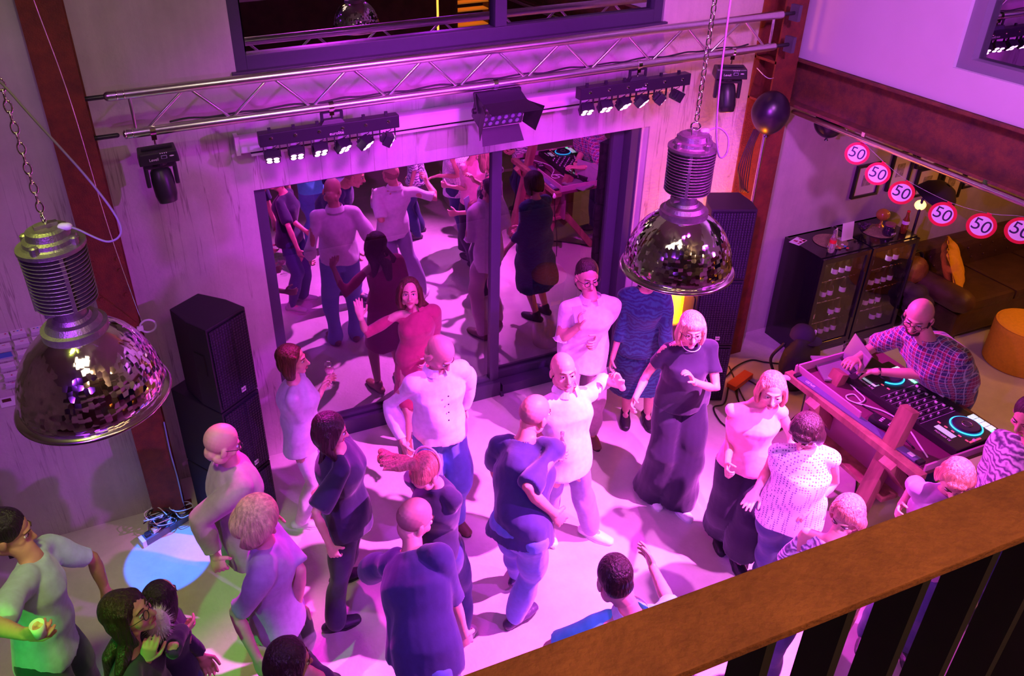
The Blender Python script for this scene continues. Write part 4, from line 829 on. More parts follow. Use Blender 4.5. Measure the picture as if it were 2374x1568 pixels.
t = thing('pouf', 'round mustard yellow pouf on the floor beside the sofa', 'pouf', (7.22, -1.38, 0))
MB().lathe([(0.0, 0.0), (0.27, 0.0), (0.285, 0.02), (0.285, 0.40), (0.275, 0.425), (0.25, 0.44), (0.0, 0.445)], (0, 0, 0), 48, cap=False).build('cover', M_YEL, t, smooth=True)
MB().torus((0, 0, 0.425), 0.275, 0.005, n=48).build('piping', M_YEL, t, smooth=True)
# ---- backpack with cap, orange uplight boxes
t = thing('backpack', 'bulky black backpack standing before the drinks coolers', 'backpack', (5.07, -0.86, 0.0), 0.2)
mb = MB(); mb.tube([(0, 0, 0.06), (0, 0, 0.22), (0, 0, 0.38), (0, 0.01, 0.46)], [(0.18, 0.12), (0.21, 0.15), (0.19, 0.13), (0.10, 0.07)], ref=(1, 0, 0), n=18); V, Fc, _ = fuse(mb, 0.02, 2)
MB().add(V, Fc).build('body', mat('black_nylon', (0.018, 0.012, 0.022), 0.7, bump=0.5, bscale=14), t, smooth=True)
mb = MB(); mb.tube([(0, -0.15, 0.08), (0, -0.17, 0.18), (0, -0.14, 0.26)], [(0.13, 0.04), (0.14, 0.05), (0.10, 0.03)], ref=(1, 0, 0)); mb.build('front_pocket', mat('black_nylon', (0, 0, 0)), t, smooth=True)
for s in (-1, 1): MB().tube(curve_pts([(s * 0.10, 0.12, 0.42), (s * 0.16, 0.18, 0.25), (s * 0.12, 0.14, 0.08)], 6), 0.014, n=6).build('strap', M_BLACK2, t, smooth=True)
t = thing('cap', 'dark cap with a small white emblem lying on the backpack', 'cap', (5.10, -0.80, 0.475), 0.4)
MB().lathe([(0.105, 0.0), (0.103, 0.05), (0.075, 0.10), (0.03, 0.122), (0.0, 0.124)], (0, 0, 0), 28, cap=False).build('crown', mat('dark_violet_felt', (0.03, 0.015, 0.05), 0.85), t, smooth=True)
MB().prism([(0.09 * math.cos(a) + 0.0, -0.09 + -0.08 * math.sin(a)) for a in np.linspace(0, math.pi, 12)], 0.0, 0.006).build('brim', mat('dark_violet_felt', (0, 0, 0)), t)
MB().box((0.075, -0.075, 0.05), (0.022, 0.01, 0.045), rot('Z', 0.8)).build('emblem', M_WHITEP, t)
t = thing('uplight', 'flat orange-lit floor light bar beside the right speaker tower', 'floor light', (4.62, -0.66, 0.0), 0.35)
MB().box((0, 0, 0.03), (0.30, 0.09, 0.05)).build('housing', mat('orange_lit_box', (0.55, 0.12, 0.02), 0.5), t, bevel=0.005)
t = thing('uplight', 'orange light box standing behind the DJ beside the coolers', 'floor light', (5.55, -1.12, 0.0), 0.1)
MB().box((0, 0, 0.15), (0.10, 0.09, 0.30)).build('housing', mat('orange_glow_box', (0.6, 0.15, 0.02), 0.5, emit=(1, 0.22, 0.0), estr=0.9), t, bevel=0.008)
# ---- cables on the floor right of the stage
cset = [('black cable looping out from the right speaker tower towards the cooler', [(4.55, -0.55, 0.01), (4.75, -0.45, 0.01), (4.95, -0.42, 0.01), (5.05, -0.5, 0.01), (5.2, -0.6, 0.01)]),
        ('black cable lying in a wide loop beside the right speaker tower', [at_z(1690, 850, .01), at_z(1735, 940, .01), at_z(1760, 900, .01), at_z(1715, 880, .01), at_z(1712, 930, .01), at_z(1745, 965, .01)]),
        ('black cable loop on the lit floor right of the jumpsuit', [at_z(1690, 890, .01), at_z(1680, 935, .01), at_z(1655, 945, .01), at_z(1668, 975, .01), at_z(1695, 998, .01)]),
        ('black cable running from the tower under the light-coloured hair', [at_z(1700, 880, .01), at_z(1712, 930, .01), at_z(1745, 985, .01), at_z(1800, 1000, .01), at_z(1850, 960, .01)])]
for lab, p in cset: cable('floor_cable', p, 0.007, M_CABLE, label=lab)
cable('floor_cable', [at_z(2010, 1060, .01), at_z(1990, 1090, .01), at_z(1985, 1130, .01), at_z(1978, 1160, .01), at_z(1960, 1200, .01)], 0.007, M_CABLE, label='black cable on the floor below the wooden desk board')
# ================================================================== DJ desk
t = thing('dj_desk', 'wooden DJ desk with crossed legs and a lit bar along its front', 'desk', (4.55, -2.3, 0.0))
def dj(x, y, z): return (x - 4.55, y + 2.3, z)
MB().box(dj(4.53, -2.22, 0.93), (0.80, 1.14, 0.03)).build('desk_top', mat('plum_desk_board', (0.16, 0.03, 0.09), 0.4), t)
MB().box(dj(4.10, -2.22, 0.925), (0.07, 1.18, 0.05)).build('front_rail', M_WOOD, t, bevel=0.004)
for bb_ in ((dj(4.53, -1.66, 0.975), (0.8, 0.012, 0.07)), (dj(4.15, -1.95, 0.975), (0.012, 0.6, 0.07)), (dj(4.53, -2.785, 0.975), (0.8, 0.012, 0.05))): MB().box(*bb_).build('raised_edge', mat('pink_edge_board', (0.5, 0.22, 0.4), 0.5), t)
MB().bar(dj(4.19, -1.78, 0.55), dj(4.16, -2.62, 0.55), 0.14, 0.03, (0, 0, 1)).build('cross_board', M_WOOD, t, bevel=0.003)
MB().box(dj(4.24, -2.2, 0.72), (0.02, 0.95, 0.34)).build('front_panel', mat('plum_front_panel', (0.28, 0.09, 0.18), 0.5), t)
for y in (-2.52, -1.86):
    a = at_y(2110 if y < -2.2 else 1950, 948 if y < -2.2 else 862, y); b = at_y(1992 if y < -2.2 else 1880, 1180 if y < -2.2 else 985, y)
    d = unit(b - a); b = b + d * (b[2] / -d[2] * 1.0)
    MB().bar(dj(*a), dj(b[0], b[1], 0.03), 0.07, 0.10, (0, 1, 0)).build('leg', M_WOOD, t, bevel=0.003)
    MB().bar(dj(4.05, y - 0.085, 0.90), dj(4.75, y - 0.085, 0.03), 0.07, 0.10, (0, 1, 0)).build('leg', M_WOOD, t, bevel=0.003)
for y in (-1.75, -2.72): MB().box(dj(4.88, y, 0.46), (0.07, 0.07, 0.92)).build('leg', M_WOOD, t, bevel=0.003)
# LED bar
t = thing('led_light_bar', 'long unlit LED bar mounted along the front of the DJ desk', 'stage light bar', tuple((at_z(1850, 880, 0.93) + at_z(2128, 1076, 0.93)) / 2))
a = at_z(1852, 884, 0.93); b = at_z(2126, 1078, 0.93); mid = (a + b) / 2; a -= mid; b -= mid
MB().bar(a, b, 0.062, 0.062).build('housing', mat('violet_grey_aluminium', (0.16, 0.12, 0.30), 0.35, 0.3), t, bevel=0.006)
MB().bar(a + N(-0.036, 0, -0.012), b + N(-0.036, 0, -0.012), 0.014, 0.036).build('diffuser', mat('milky_diffuser', (0.78, 0.68, 0.9), 0.3), t, bevel=0.004)
d = unit(b - a); R = np.array([d, np.cross(N(0, 0, 1), d), N(0, 0, 1)]).T
R = np.array([-d, -np.cross(N(0, 0, 1), d), N(0, 0, 1)]).T
text_obj('lettering', 'EPLED', 0.03, a + d * 0.10 + N(0.0, 0, 0.0325), R, M_WHITEP, t)
for p in (a - d * 0.02, b + d * 0.02): MB().box(p, (0.05, 0.03, 0.08)).build('end_bracket', M_BLACK2, t, bevel=0.003)
MB().tube([a - d * 0.03 + N(-0.02, 0, 0), a - d * 0.09 + N(-0.06, 0.0, -0.02)], 0.02, n=8).build('end_plug', mat('pink_white_plug', (0.8, 0.6, 0.75), 0.4), t, smooth=True)
MB().box(b - d * 0.05 + N(0, 0, 0.034), (0.03, 0.04, 0.003)).build('rating_plate', M_CARD, t)
for q, s in ((0.06, 0), (0.2, 1)): cable('lead', [a + d * q + N(0.02, 0, -0.03), a + d * q + N(0.03, 0.0, -0.3), a + d * (q - 0.03) + N(0.06, 0, -0.6), a + d * (q + 0.03) + N(0.1, 0, -0.90)], 0.005, M_CABLE, t)
cable('desk_cable', [mid + b + N(0.03, 0.05, 0.0), mid + b + N(0.0, -0.1, -0.2), mid + b + N(-0.05, -0.06, -0.5), mid + b + N(-0.1, -0.15, -0.92)], 0.006, M_CABLE, label='black cable hanging from the near end of the DJ desk')
# laptop
lp = at_z(1966, 858, 0.95); t = thing('laptop', 'slim open laptop seen from behind on the DJ desk', 'laptop', tuple(lp), -math.pi / 2 - 0.42)
M_LAP = mat('violet_lit_aluminium', (0.42, 0.38, 0.48), 0.3, 0.6)
MB().box((0, -0.12, 0.012), (0.30, 0.21, 0.016)).build('keyboard_base', M_LAP, t, bevel=0.003)
Rl = rot('X', -0.28); MB().box(Rl @ N(0, 0, 0.115) + N(0, 0.0, 0.018), (0.30, 0.007, 0.21), Rl).build('screen_lid', M_LAP, t, bevel=0.003)
MB().ell(Rl @ N(0, 0.005, 0.12) + N(0, 0, 0.018), (0.014, 0.002, 0.016), Rl, 12).build('lid_emblem', M_BLACK2, t)
# dark case in front of the laptop
t = thing('effects_case', 'black low case on the DJ desk under the hands', 'case', tuple(at_z(2010, 872, 0.96)), 0.02)
MB().box((0.03, 0, 0.03), (0.24, 0.30, 0.055)).build('shell', M_BLACK2, t, bevel=0.006)
t = thing('headphones', 'black headphones lying on the far edge of the DJ desk', 'headphones', tuple(at_z(1985, 815, 0.97)), 0.3)
MB().torus((0, 0, 0.03), 0.085, 0.012, (0.1, 0.1, 1), 30, 8).build('headband', M_BLACK2, t, smooth=True)
for s in (-1, 1): MB().lathe([(0.0, -0.02), (0.04, -0.018), (0.045, 0.0), (0.04, 0.018), (0, 0.02)], (s * 0.085, 0.02, 0.03), 20, axis=(1, 0, 0.2), cap=False).build('ear_cup', M_BLACK2, t, smooth=True)
# mixer controller
cL = [at_z(u, v, 0.985) for u, v in ((2003, 905), (2200, 1040), (2286, 968), (2075, 850))]
cc = sum(cL) / 4; yd = unit(cL[1] - cL[0]); xd = unit(np.cross(N(0, 0, 1), yd)) * -1.0; xd = -unit(np.cross(yd, N(0, 0, 1))) if np.dot(xd, cL[2] - cL[1]) < 0 else xd
LY = np.linalg.norm(cL[1] - cL[0]); LX = abs(np.dot(cL[2] - cL[1], xd))
LY, LX = 0.88, 0.42; rz = math.atan2(yd[1], yd[0]) + math.pi
t = thing('dj_controller', 'black DJ controller with two blue-ringed wheels and lit pads', 'DJ controller', (cc[0] - 0.02, cc[1], 0.946), rz)
# local x runs along the controller (left deck -> right deck as the DJ sees it), local +y towards the front of the desk
MB().box((0, 0, 0.03), (LY, LX, 0.055)).build('housing', M_BLACK2, t, bevel=0.006)
M_BLUE = mat('blue_ring_light', (0.02, 0.3, 0.8), 0.3, emit=(0.03, 0.45, 1.0), estr=2.6)
M_PAD = mat('lit_white_pad', (0.8, 0.85, 0.9), 0.4, emit=(0.62, 0.75, 0.9), estr=1.0)
M_SCR = mat('pale_screen', (0.5, 0.6, 0.62), 0.2, emit=(0.4, 0.5, 0.55), estr=0.6)
for s in (-1, 1):
    w = MB().lathe([(0, 0.056), (0.088, 0.056), (0.086, 0.072), (0.075, 0.078), (0, 0.079)], (s * 0.30, -0.055, 0), 40, cap=False).build('jog_wheel', mat('jog_wheel_black', (0.03, 0.02, 0.06), 0.2, coat=0.5), t, smooth=False)
    MB().torus((s * 0.30, -0.055, 0.063), 0.094, 0.0045, n=48).build('light_ring', M_BLUE, w, smooth=True)
    MB().torus((s * 0.30, -0.055, 0.080), 0.03, 0.002, n=30).build('centre_ring', M_ALU, w, smooth=True)
    for r in range(2):
        for k in range(4): MB().box((s * 0.30 - 0.078 + k * 0.042, -0.165 - r * 0.032, 0.059), (0.036, 0.026, 0.006)).build('pad', M_PAD, t)
    MB().box((s * 0.30 + 0.115 * (-1), -0.165, 0.06), (0.034, 0.03, 0.006)).build('lit_green_button', mat('green_button', (0.3, 1, 0.5), 0.4, emit=(0.1, 1, 0.3), estr=2.2), t)
    MB().box((s * 0.30 + 0.02, 0.115, 0.058), (0.13, 0.045, 0.004)).build('screen', M_SCR, t)
    text_obj('lettering', 'PIONEER DJ', 0.022, (s * 0.30 + 0.0, 0.165, 0.059), np.array([[-1, 0, 0], [0, -1, 0], [0, 0, 1]]).T, M_WHITEP, t)
    mb = MB()
    for k in range(5): mb.box((s * 0.30 - 0.1 + k * 0.05, 0.07, 0.059), (0.02, 0.01, 0.005))
    mb.box((s * 0.42, 0.02, 0.06), (0.012, 0.10, 0.006)); mb.build('small_buttons', mat('dim_red_button', (0.5, 0.1, 0.2), 0.4, emit=(1, 0.1, 0.2), estr=0.6), t)
    MB().box((s * 0.42, 0.03, 0.064), (0.02, 0.014, 0.012)).build('pitch_slider', M_WHITEP, t)
for c in range(7):
    for r in range(7):
        MB().lathe([(0.0072, 0.056), (0.006, 0.071), (0, 0.072)], (-0.135 + c * 0.045, 0.175 - r * 0.036, 0), 9, cap=False).build('knob', mat('grey_knob', (0.55, 0.5, 0.62), 0.4) if (c + r) % 2 else M_BLACK2, t)
    MB().box((-0.135 + c * 0.045, -0.135, 0.057), (0.004, 0.07, 0.003)).build('fader_slot', M_BLACK, t); MB().box((-0.135 + c * 0.045, -0.13 + 0.018 * (c % 3), 0.063), (0.018, 0.011, 0.012)).build('fader_cap', M_WHITEP, t)
mb = MB()
for c in range(8): mb.box((-0.158 + c * 0.045, 0.03, 0.0575), (0.0022, 0.33, 0.001))
mb.build('channel_lines', mat('pale_line_print', (0.5, 0.45, 0.6), 0.5), t)
MB().box((0, -0.195, 0.062), (0.05, 0.012, 0.012)).build('fader_cap', M_WHITEP, t)
t = thing('audio_interface', 'small black box with white print between the desk cables', 'audio box', tuple(at_z(2045, 985, 0.955)), 0.3)
MB().box((0, 0, 0.02), (0.08, 0.16, 0.035)).build('housing', M_BLACK2, t, bevel=0.004)
mb = MB()
for k in range(6): mb.box((-0.02 + (k % 3) * 0.02, -0.05 + (k // 3) * 0.06, 0.039), (0.012, 0.02, 0.002))
mb.build('print', M_WHITEP, t)
for lab, ps, r in [('white cable coiled beside the laptop on the DJ desk', [(1965, 885), (1985, 905), (2005, 925), (1990, 935), (1968, 928), (1962, 918), (1980, 915), (1995, 930)], 0.005),
                ('white cable running along the desk board to the near end', [(1985, 935), (2020, 945), (2050, 955), (2085, 975), (2110, 1000), (2130, 1030), (2150, 1060)], 0.006),
                ('thin black cable behind the wooden desk post', [(2000, 940), (2040, 965), (2080, 1000), (2120, 1040)], 0.005)]:
    cable('desk_cable', [at_z(u, v, 0.953) for u, v in ps], r, M_CABLE if 'black' in lab else mat('white_cable_jacket', (0.8, 0.75, 0.85), 0.4), label=lab)
# ---- wooden box seen between the balusters
t = thing('wooden_bench', 'low pale wooden bench seen between the railing bars', 'bench', (3.95, -3.95, 0), 0.1)
MB().box((0.25, 0, 0.40), (1.3, 0.42, 0.04)).build('seat', mat('pale_birch_top', (0.5, 0.42, 0.40), 0.5), t, bevel=0.003)
for s in (-0.35, 0.85): MB().box((s, 0, 0.19), (0.04, 0.38, 0.38)).build('leg', mat('pale_birch_top', (0, 0, 0)), t)
# ================================================================== people
SK = {'a': mat('light_skin', (0.62, 0.34, 0.27), 0.5, noise=0.05, scale=30, sss=0.0), 'b': mat('tanned_skin', (0.58, 0.30, 0.20), 0.5, noise=0.05, scale=30)}
M_LIP = mat('lips', (0.45, 0.10, 0.12), 0.4); M_BROW = mat('eyebrow_hair', (0.07, 0.035, 0.02), 0.8); M_EYEW = mat('eye_white', (0.75, 0.72, 0.72), 0.2); M_IRIS = mat('dark_iris', (0.02, 0.015, 0.015), 0.15)
M_BROWL = mat('light_eyebrow_hair', (0.25, 0.15, 0.08), 0.8)
def solve(parent, L, uv, hint):
    """joint on the sight line of the photo pixel, at bone length L from its parent"""
    d = unit(ray(uv[0], uv[1])); w = np.array(parent) - CAM; tc = np.dot(w, d); perp = CAM + d * tc - parent; q = L * L - np.dot(perp, perp)
    if q <= 0: return parent + unit(perp) * L
    s = math.sqrt(q); A = CAM + d * (tc - s); B = CAM + d * (tc + s)
    if len(uv) > 2: return A if uv[2] == 'n' else B
    return A if np.linalg.norm(A - hint) < np.linalg.norm(B - hint) else B
def knee_ik(h, a, L1, L2, fwd):
    d = a - h; D = np.linalg.norm(d)
    if D >= (L1 + L2) * 0.995: return h + d * (L1 / (L1 + L2))
    x = (L1 * L1 - L2 * L2 + D * D) / (2 * D); y = math.sqrt(max(L1 * L1 - x * x, 0)); u = unit(d); f = unit(fwd - u * np.dot(fwd, u)); return h + u * x + f * y
def hand(mb, wrist, dr, palm, s, side, curl=0.5, spread=0.12, w=1.0):
    """dr: towards the fingers; palm: direction the palm faces; side: towards the thumb"""
    dr = unit(dr); palm = unit(palm - dr * np.dot(palm, dr)); sd = unit(side - dr * np.dot(side, dr) - palm * np.dot(side, palm)); s = s * w
    mb.tube([wrist - dr * 0.02 * s, wrist + dr * 0.02 * s, wrist + dr * 0.055 * s, wrist + dr * 0.088 * s], [(0.026 * s, 0.020 * s), (0.033 * s, 0.019 * s), (0.042 * s, 0.016 * s), (0.040 * s, 0.012 * s)], ref=sd, n=14)
    for k, (o, L) in enumerate(((0.030, 0.066), (0.010, 0.076), (-0.010, 0.070), (-0.029, 0.056))):
        p = wrist + dr * 0.088 * s + sd * o * s; d = unit(dr + sd * spread * (o / 0.03)); pts = [p]; a = 0.0
        for j, fr in enumerate((0.45, 0.30, 0.25)):
            a += curl * (0.7, 1.0, 0.8)[j] * (1 + 0.12 * (k - 1.5)); dd = d * math.cos(a) + palm * math.sin(a); pts.append(pts[-1] + dd * L * fr * s)
        mb.tube(pts, [0.0098 * s, 0.0092 * s, 0.0085 * s, 0.0075 * s], n=8)
    p = wrist + dr * 0.028 * s + sd * 0.030 * s; d1 = unit(sd * 0.85 + dr * 0.6 + palm * 0.35); p1 = p + d1 * 0.034 * s; d2 = unit(sd * 0.25 + dr * 0.85 + palm * (0.3 + curl * 0.5)); p2 = p1 + d2 * 0.030 * s
    mb.tube([p - d1 * 0.012 * s, p, p1, p2, p2 + unit(d2 + palm * curl * 0.6) * 0.022 * s], [0.015 * s, 0.014 * s, 0.0112 * s, 0.0105 * s, 0.0088 * s], n=8)
def wr(V, NV, amp, seed):
    rs = np.random.RandomState(seed); d = np.zeros(len(V))
    for k in range(7):
        f = rs.uniform(10, 34); a = rs.normal(size=3); a[2] *= 0.9; a = unit(a) * f; b = unit(rs.normal(size=3)) * rs.uniform(5, 9); d += np.sin(V @ a + 1.8 * np.sin(V @ b + rs.uniform(0, 6)) + rs.uniform(0, 6)) * (18 / f)
    return V + NV * (np.sign(d) * np.abs(d) ** 0.8 * amp / 1.9)[:, None]
PC = [0]
def person(label, xy, H, yaw, head_px=None, pelvis_px=None, neck_px=None, lean=(0, 0), hyaw=None, hpitch=0.2, hroll=0.0, R=None, L=None, feet=None, top=None, bottom=None, shoe=(0.02, 0.02, 0.03), hair=None, skin='a', bulk=1.0, fem=False, glasses=False, curlR=0.7, curlL=0.7, beard=None, palmR=None, palmL=None, shoes='shoe', sandal=None, pz=0.53, jewelry=False, nd=1.0, tipR=None, tipL=None):
    PC[0] += 1; seed = PC[0]; s = H / 1.75; yr = math.radians(yaw); f = N(math.cos(yr), math.sin(yr), 0); r = N(math.sin(yr), -math.cos(yr), 0); up = N(0, 0, 1)
    base = N(xy[0], xy[1], 0)
    P = base + up * pz * H if pelvis_px is None else at_z(pelvis_px[0], pelvis_px[1], pz * H)
    if pelvis_px is not None and xy is None: base = P * N(1, 1, 0)
    nk = P + up * 0.285 * H + f * lean[0] + r * lean[1]; nk = P + unit(nk - P) * 0.285 * H
    if neck_px is not None: nk = solve(P, 0.285 * H, neck_px, nk)
    hy = math.radians(yaw if hyaw is None else hyaw); cp, sp = math.cos(hpitch), math.sin(hpitch)
    hf = N(math.cos(hy) * cp, math.sin(hy) * cp, -sp); hr = N(math.sin(hy), -math.cos(hy), 0); hr = unit(hr * math.cos(hroll) - up * math.sin(hroll)); hf = unit(hf - hr * np.dot(hf, hr)); hu = np.cross(hr, hf)
    hc = nk + (up * 0.75 + unit(nk - P) * 0.3 + hf * 0.14) * 0.158 * s
    if head_px is not None: hc = solve(nk, 0.165 * s * nd, head_px, nk + (hc - nk) * nd)
    sw = (0.148 if fem else 0.172) * s * (1 + 0.25 * (bulk - 1)); ts = unit(nk - P); rs_ = unit(r - ts * np.dot(r, ts))
    hw = 0.09 * s
    root = thing('person', label, 'person', (P[0], P[1], 0), yr)
    Mi = np.array([[math.cos(yr), math.sin(yr), 0], [-math.sin(yr), math.cos(yr), 0], [0, 0, 1]])
    xf = lambda v: (v - N(P[0], P[1], 0)) @ Mi.T
    uA, fA = 0.168 * H, 0.148 * H; sk = SK[skin]; B = bulk; w = 0.86 if fem else 1.0
    arms = {}
    for key, sg_, spec in (('R', 1, R), ('L', -1, L)):
        S = nk + rs_ * sg_ * sw - ts * 0.062 * s
        e_d = S + unit(-up + r * sg_ * 0.22 + f * 0.03) * uA; spec = spec or {}
        E = solve(S, uA, spec['e'], e_d) if 'e' in spec else (S + unit(r * sg_ * spec['ed'][0] + f * spec['ed'][1] + up * spec['ed'][2]) * uA if 'ed' in spec else e_d)
        w_d = E + unit(-up * 0.6 + f * 0.7 - r * sg_ * 0.05) * fA if 'e' in spec else E + unit(-up + f * 0.28) * fA
        Wr = solve(E, fA, spec['w'], w_d) if 'w' in spec else (E + unit(r * sg_ * spec['wd'][0] + f * spec['wd'][1] + up * spec['wd'][2]) * fA if 'wd' in spec else w_d)
        T = solve(Wr, 0.15 * s, spec['t'], Wr + unit(Wr - E) * 0.15 * s) if 't' in spec else Wr + unit(Wr - E) * 0.15 * s
        arms[key] = (S, E, Wr, T)
    legs = {}
    tL, sL = 0.245 * H, 0.245 * H; AH = 0.075 * s
    for key, sg_ in (('R', 1), ('L', -1)):
        hp = P + r * sg_ * hw - up * 0.02 * s
        if feet and key in feet:
            A = at_z(feet[key][0], feet[key][1], AH); td = feet[key][2] if len(feet[key]) > 2 else yaw
        else: A = N(P[0], P[1], AH) + r * sg_ * (hw + 0.03 * s) + f * 0.02 * (1 if sg_ > 0 else -1); td = yaw - sg_ * 8
        dd = A - hp; D = np.linalg.norm(dd)
        if D > (tL + sL): A = hp + dd * ((tL + sL) / D); A[2] = max(A[2], AH)
        tr = math.radians(td); tf = N(math.cos(tr), math.sin(tr), 0); K = knee_ik(hp, A, tL, sL, f * 0.8 + tf * 0.4); legs[key] = (hp, K, A, tf)
    # ---------------- body: one skin from head to feet
    mb = MB()
    mb.tube([P - up * 0.06 * s, P, P + (nk - P) * 0.30, P + (nk - P) * 0.62, P + (nk - P) * 0.86, P + (nk - P) * 0.98], [(0.12 * s, 0.085 * s), (0.145 * s, 0.095 * s * B), (0.122 * s * w * B, 0.085 * s * B), (0.145 * s * w * B, 0.10 * s * B), (0.128 * s * w, 0.070 * s), (0.06 * s, 0.052 * s)], ref=r, n=18)
    for key in 'RL':
        S, E, Wr, T = arms[key]; hp, K, A, tf = legs[key]
        mb.tube([nk - ts * 0.03 * s, (nk + S) / 2 - ts * 0.005 * s, S], [0.034 * s, 0.038 * s * w, 0.041 * s * w], n=12)
        mb.tube([S, S + (E - S) * 0.4, E, E + (Wr - E) * 0.3, Wr], [0.042 * s * w, 0.043 * s * w * (0.6 + 0.4 * B), 0.036 * s * w, 0.039 * s * w, 0.025 * s * w], n=12)
        mb.tube([hp, hp + (K - hp) * 0.5, K, K + (A - K) * 0.3, A + up * 0.02], [0.082 * s, 0.07 * s, 0.052 * s, 0.054 * s, 0.034 * s], n=12)
        mb.tube([A - tf * 0.045 * s - up * 0.035 * s, A + tf * 0.02 * s - up * 0.025 * s, A + tf * 0.15 * s - up * 0.05 * s], [(0.032 * s, 0.03 * s), (0.036 * s, 0.035 * s), (0.038 * s, 0.016 * s)], ref=np.cross(tf, up), n=10)
    mb.tube([nk - ts * 0.04 * s, nk + (hc - nk) * 0.3, hc - hu * 0.05 * s - hf * 0.01 * s], [0.058 * s * w, 0.052 * s * w, 0.054 * s * w], n=14)
    V1, F1, _ = fuse(mb, 0.013, 3, 0.5)
    hd = MB(); HR = np.array([hr, hf, hu]).T; g = s * (0.97 if fem else 1.0); Q = lambda x, y, z: hc + (hr * x + hf * y + hu * z) * g
    hd.ell(Q(0, -0.012, 0.035), N(0.076, 0.096, 0.088) * g, HR, 22); hd.ell(Q(0, 0.025, -0.02), N(0.066, 0.072, 0.075) * g, HR, 20); hd.ell(Q(0, 0.038, -0.062), N(0.048 if not fem else 0.042, 0.050, 0.046) * g, HR, 18)
    hd.ell(Q(0, 0.068, -0.095), N(0.022, 0.022, 0.018) * g, HR, 12); hd.ell(Q(0, 0.078, 0.028), N(0.045, 0.018, 0.014) * g, HR, 14)
    hd.tube([Q(0, 0.090, 0.018), Q(0, 0.104, -0.008), Q(0, 0.117, -0.026)], [0.009 * g, 0.011 * g, 0.0135 * g], n=10); hd.ell(Q(0.012, 0.100, -0.030), N(0.009, 0.011, 0.008) * g, HR, 8); hd.ell(Q(-0.012, 0.100, -0.030), N(0.009, 0.011, 0.008) * g, HR, 8)
    for q in (1, -1):
        hd.ell(Q(q * 0.040, 0.062, -0.022), N(0.024, 0.024, 0.024) * g, HR, 12); hd.ell(Q(q * 0.080, -0.008, -0.012), N(0.010, 0.020, 0.032) * g, HR, 12); hd.ell(Q(q * 0.05, 0.0, -0.065), N(0.020, 0.045, 0.03) * g, HR, 12)
    hd.ell(Q(0, 0.086, -0.060), N(0.026, 0.014, 0.014) * g, HR, 12)
    hd.tube([Q(0, -0.03, -0.05), hc + (nk - hc) * 0.65 - hf * 0.0], [0.052 * s * w, 0.050 * s * w], n=14)
    V2, F2, _ = fuse(hd, 0.0052, 3, 0.5)
    hm = MB()
    for key, sg_, curl, pl, spec in (('R', 1, curlR, palmR, R or {}), ('L', -1, curlL, palmL, L or {})):
        S, E, Wr, T = arms[key]; dr = unit(T - Wr); pm = -r * sg_ + f * 0.2 if pl is None else (pl[0] * r + pl[1] * f + pl[2] * up); side = f + up * 0.3 if pl is None or len(pl) < 6 else (pl[3] * r + pl[4] * f + pl[5] * up)
        if abs(np.dot(unit(pm), dr)) > 0.9: pm = f
        hand(hm, Wr, dr, pm, s, side, curl, 0.12, 0.9 if fem else 1.0)
        hm.tube([Wr - unit(Wr - E) * 0.05, Wr + dr * 0.01], [0.0275 * s * w, 0.025 * s * w], n=12)
    V3, F3, _ = fuse(hm, 0.0045, 2, 0.4)
    body = MB(); body.add(V1, F1); body.add(V2, F2); body.add(V3, F3)
    # lips, brows, eyes
    body.tube([Q(-0.022, 0.093, -0.058), Q(-0.008, 0.1015, -0.055), Q(0.008, 0.1015, -0.055), Q(0.022, 0.093, -0.058)], [0.002 * g, 0.0045 * g, 0.0045 * g, 0.002 * g], n=8, mi=1)
    body.tube([Q(-0.020, 0.093, -0.062), Q(0, 0.1015, -0.066), Q(0.020, 0.093, -0.062)], [0.002 * g, 0.0052 * g, 0.002 * g], n=8, mi=1)
    for q in (1, -1):
        body.tube([Q(q * 0.012, 0.0965, 0.030), Q(q * 0.030, 0.0915, 0.036), Q(q * 0.048, 0.076, 0.031)], [0.0030 * g, 0.0036 * g, 0.0018 * g], n=6, mi=2)
        body.ell(Q(q * 0.030, 0.082, 0.008), N(0.0150, 0.010, 0.0078) * g, HR, 14, mi=3); body.ell(Q(q * 0.030, 0.0905, 0.008), N(0.0065, 0.003, 0.0065) * g, HR, 10, mi=4)
        body.tube([Q(q * 0.015, 0.090, 0.010), Q(q * 0.030, 0.0945, 0.0165), Q(q * 0.046, 0.085, 0.010)], 0.0018 * g, n=6, mi=2)
    body.build('body', [sk, M_LIP, M_BROWL if hair and hair[0] in ('blond',) else M_BROW, M_EYEW, M_IRIS], root, smooth=True, xf=xf)
    # ---------------- clothes
    def put(mbx, name, m, vox=0.011, it=3, amp=0.013, label_=None):
        V, Fx, NV = fuse(mbx, vox, it, 0.5); 
        if amp: V = wr(V, NV, amp, seed * 7 + len(name))
        o = MB().add(V, Fx).build(name, m, root, smooth=True, xf=xf); return o
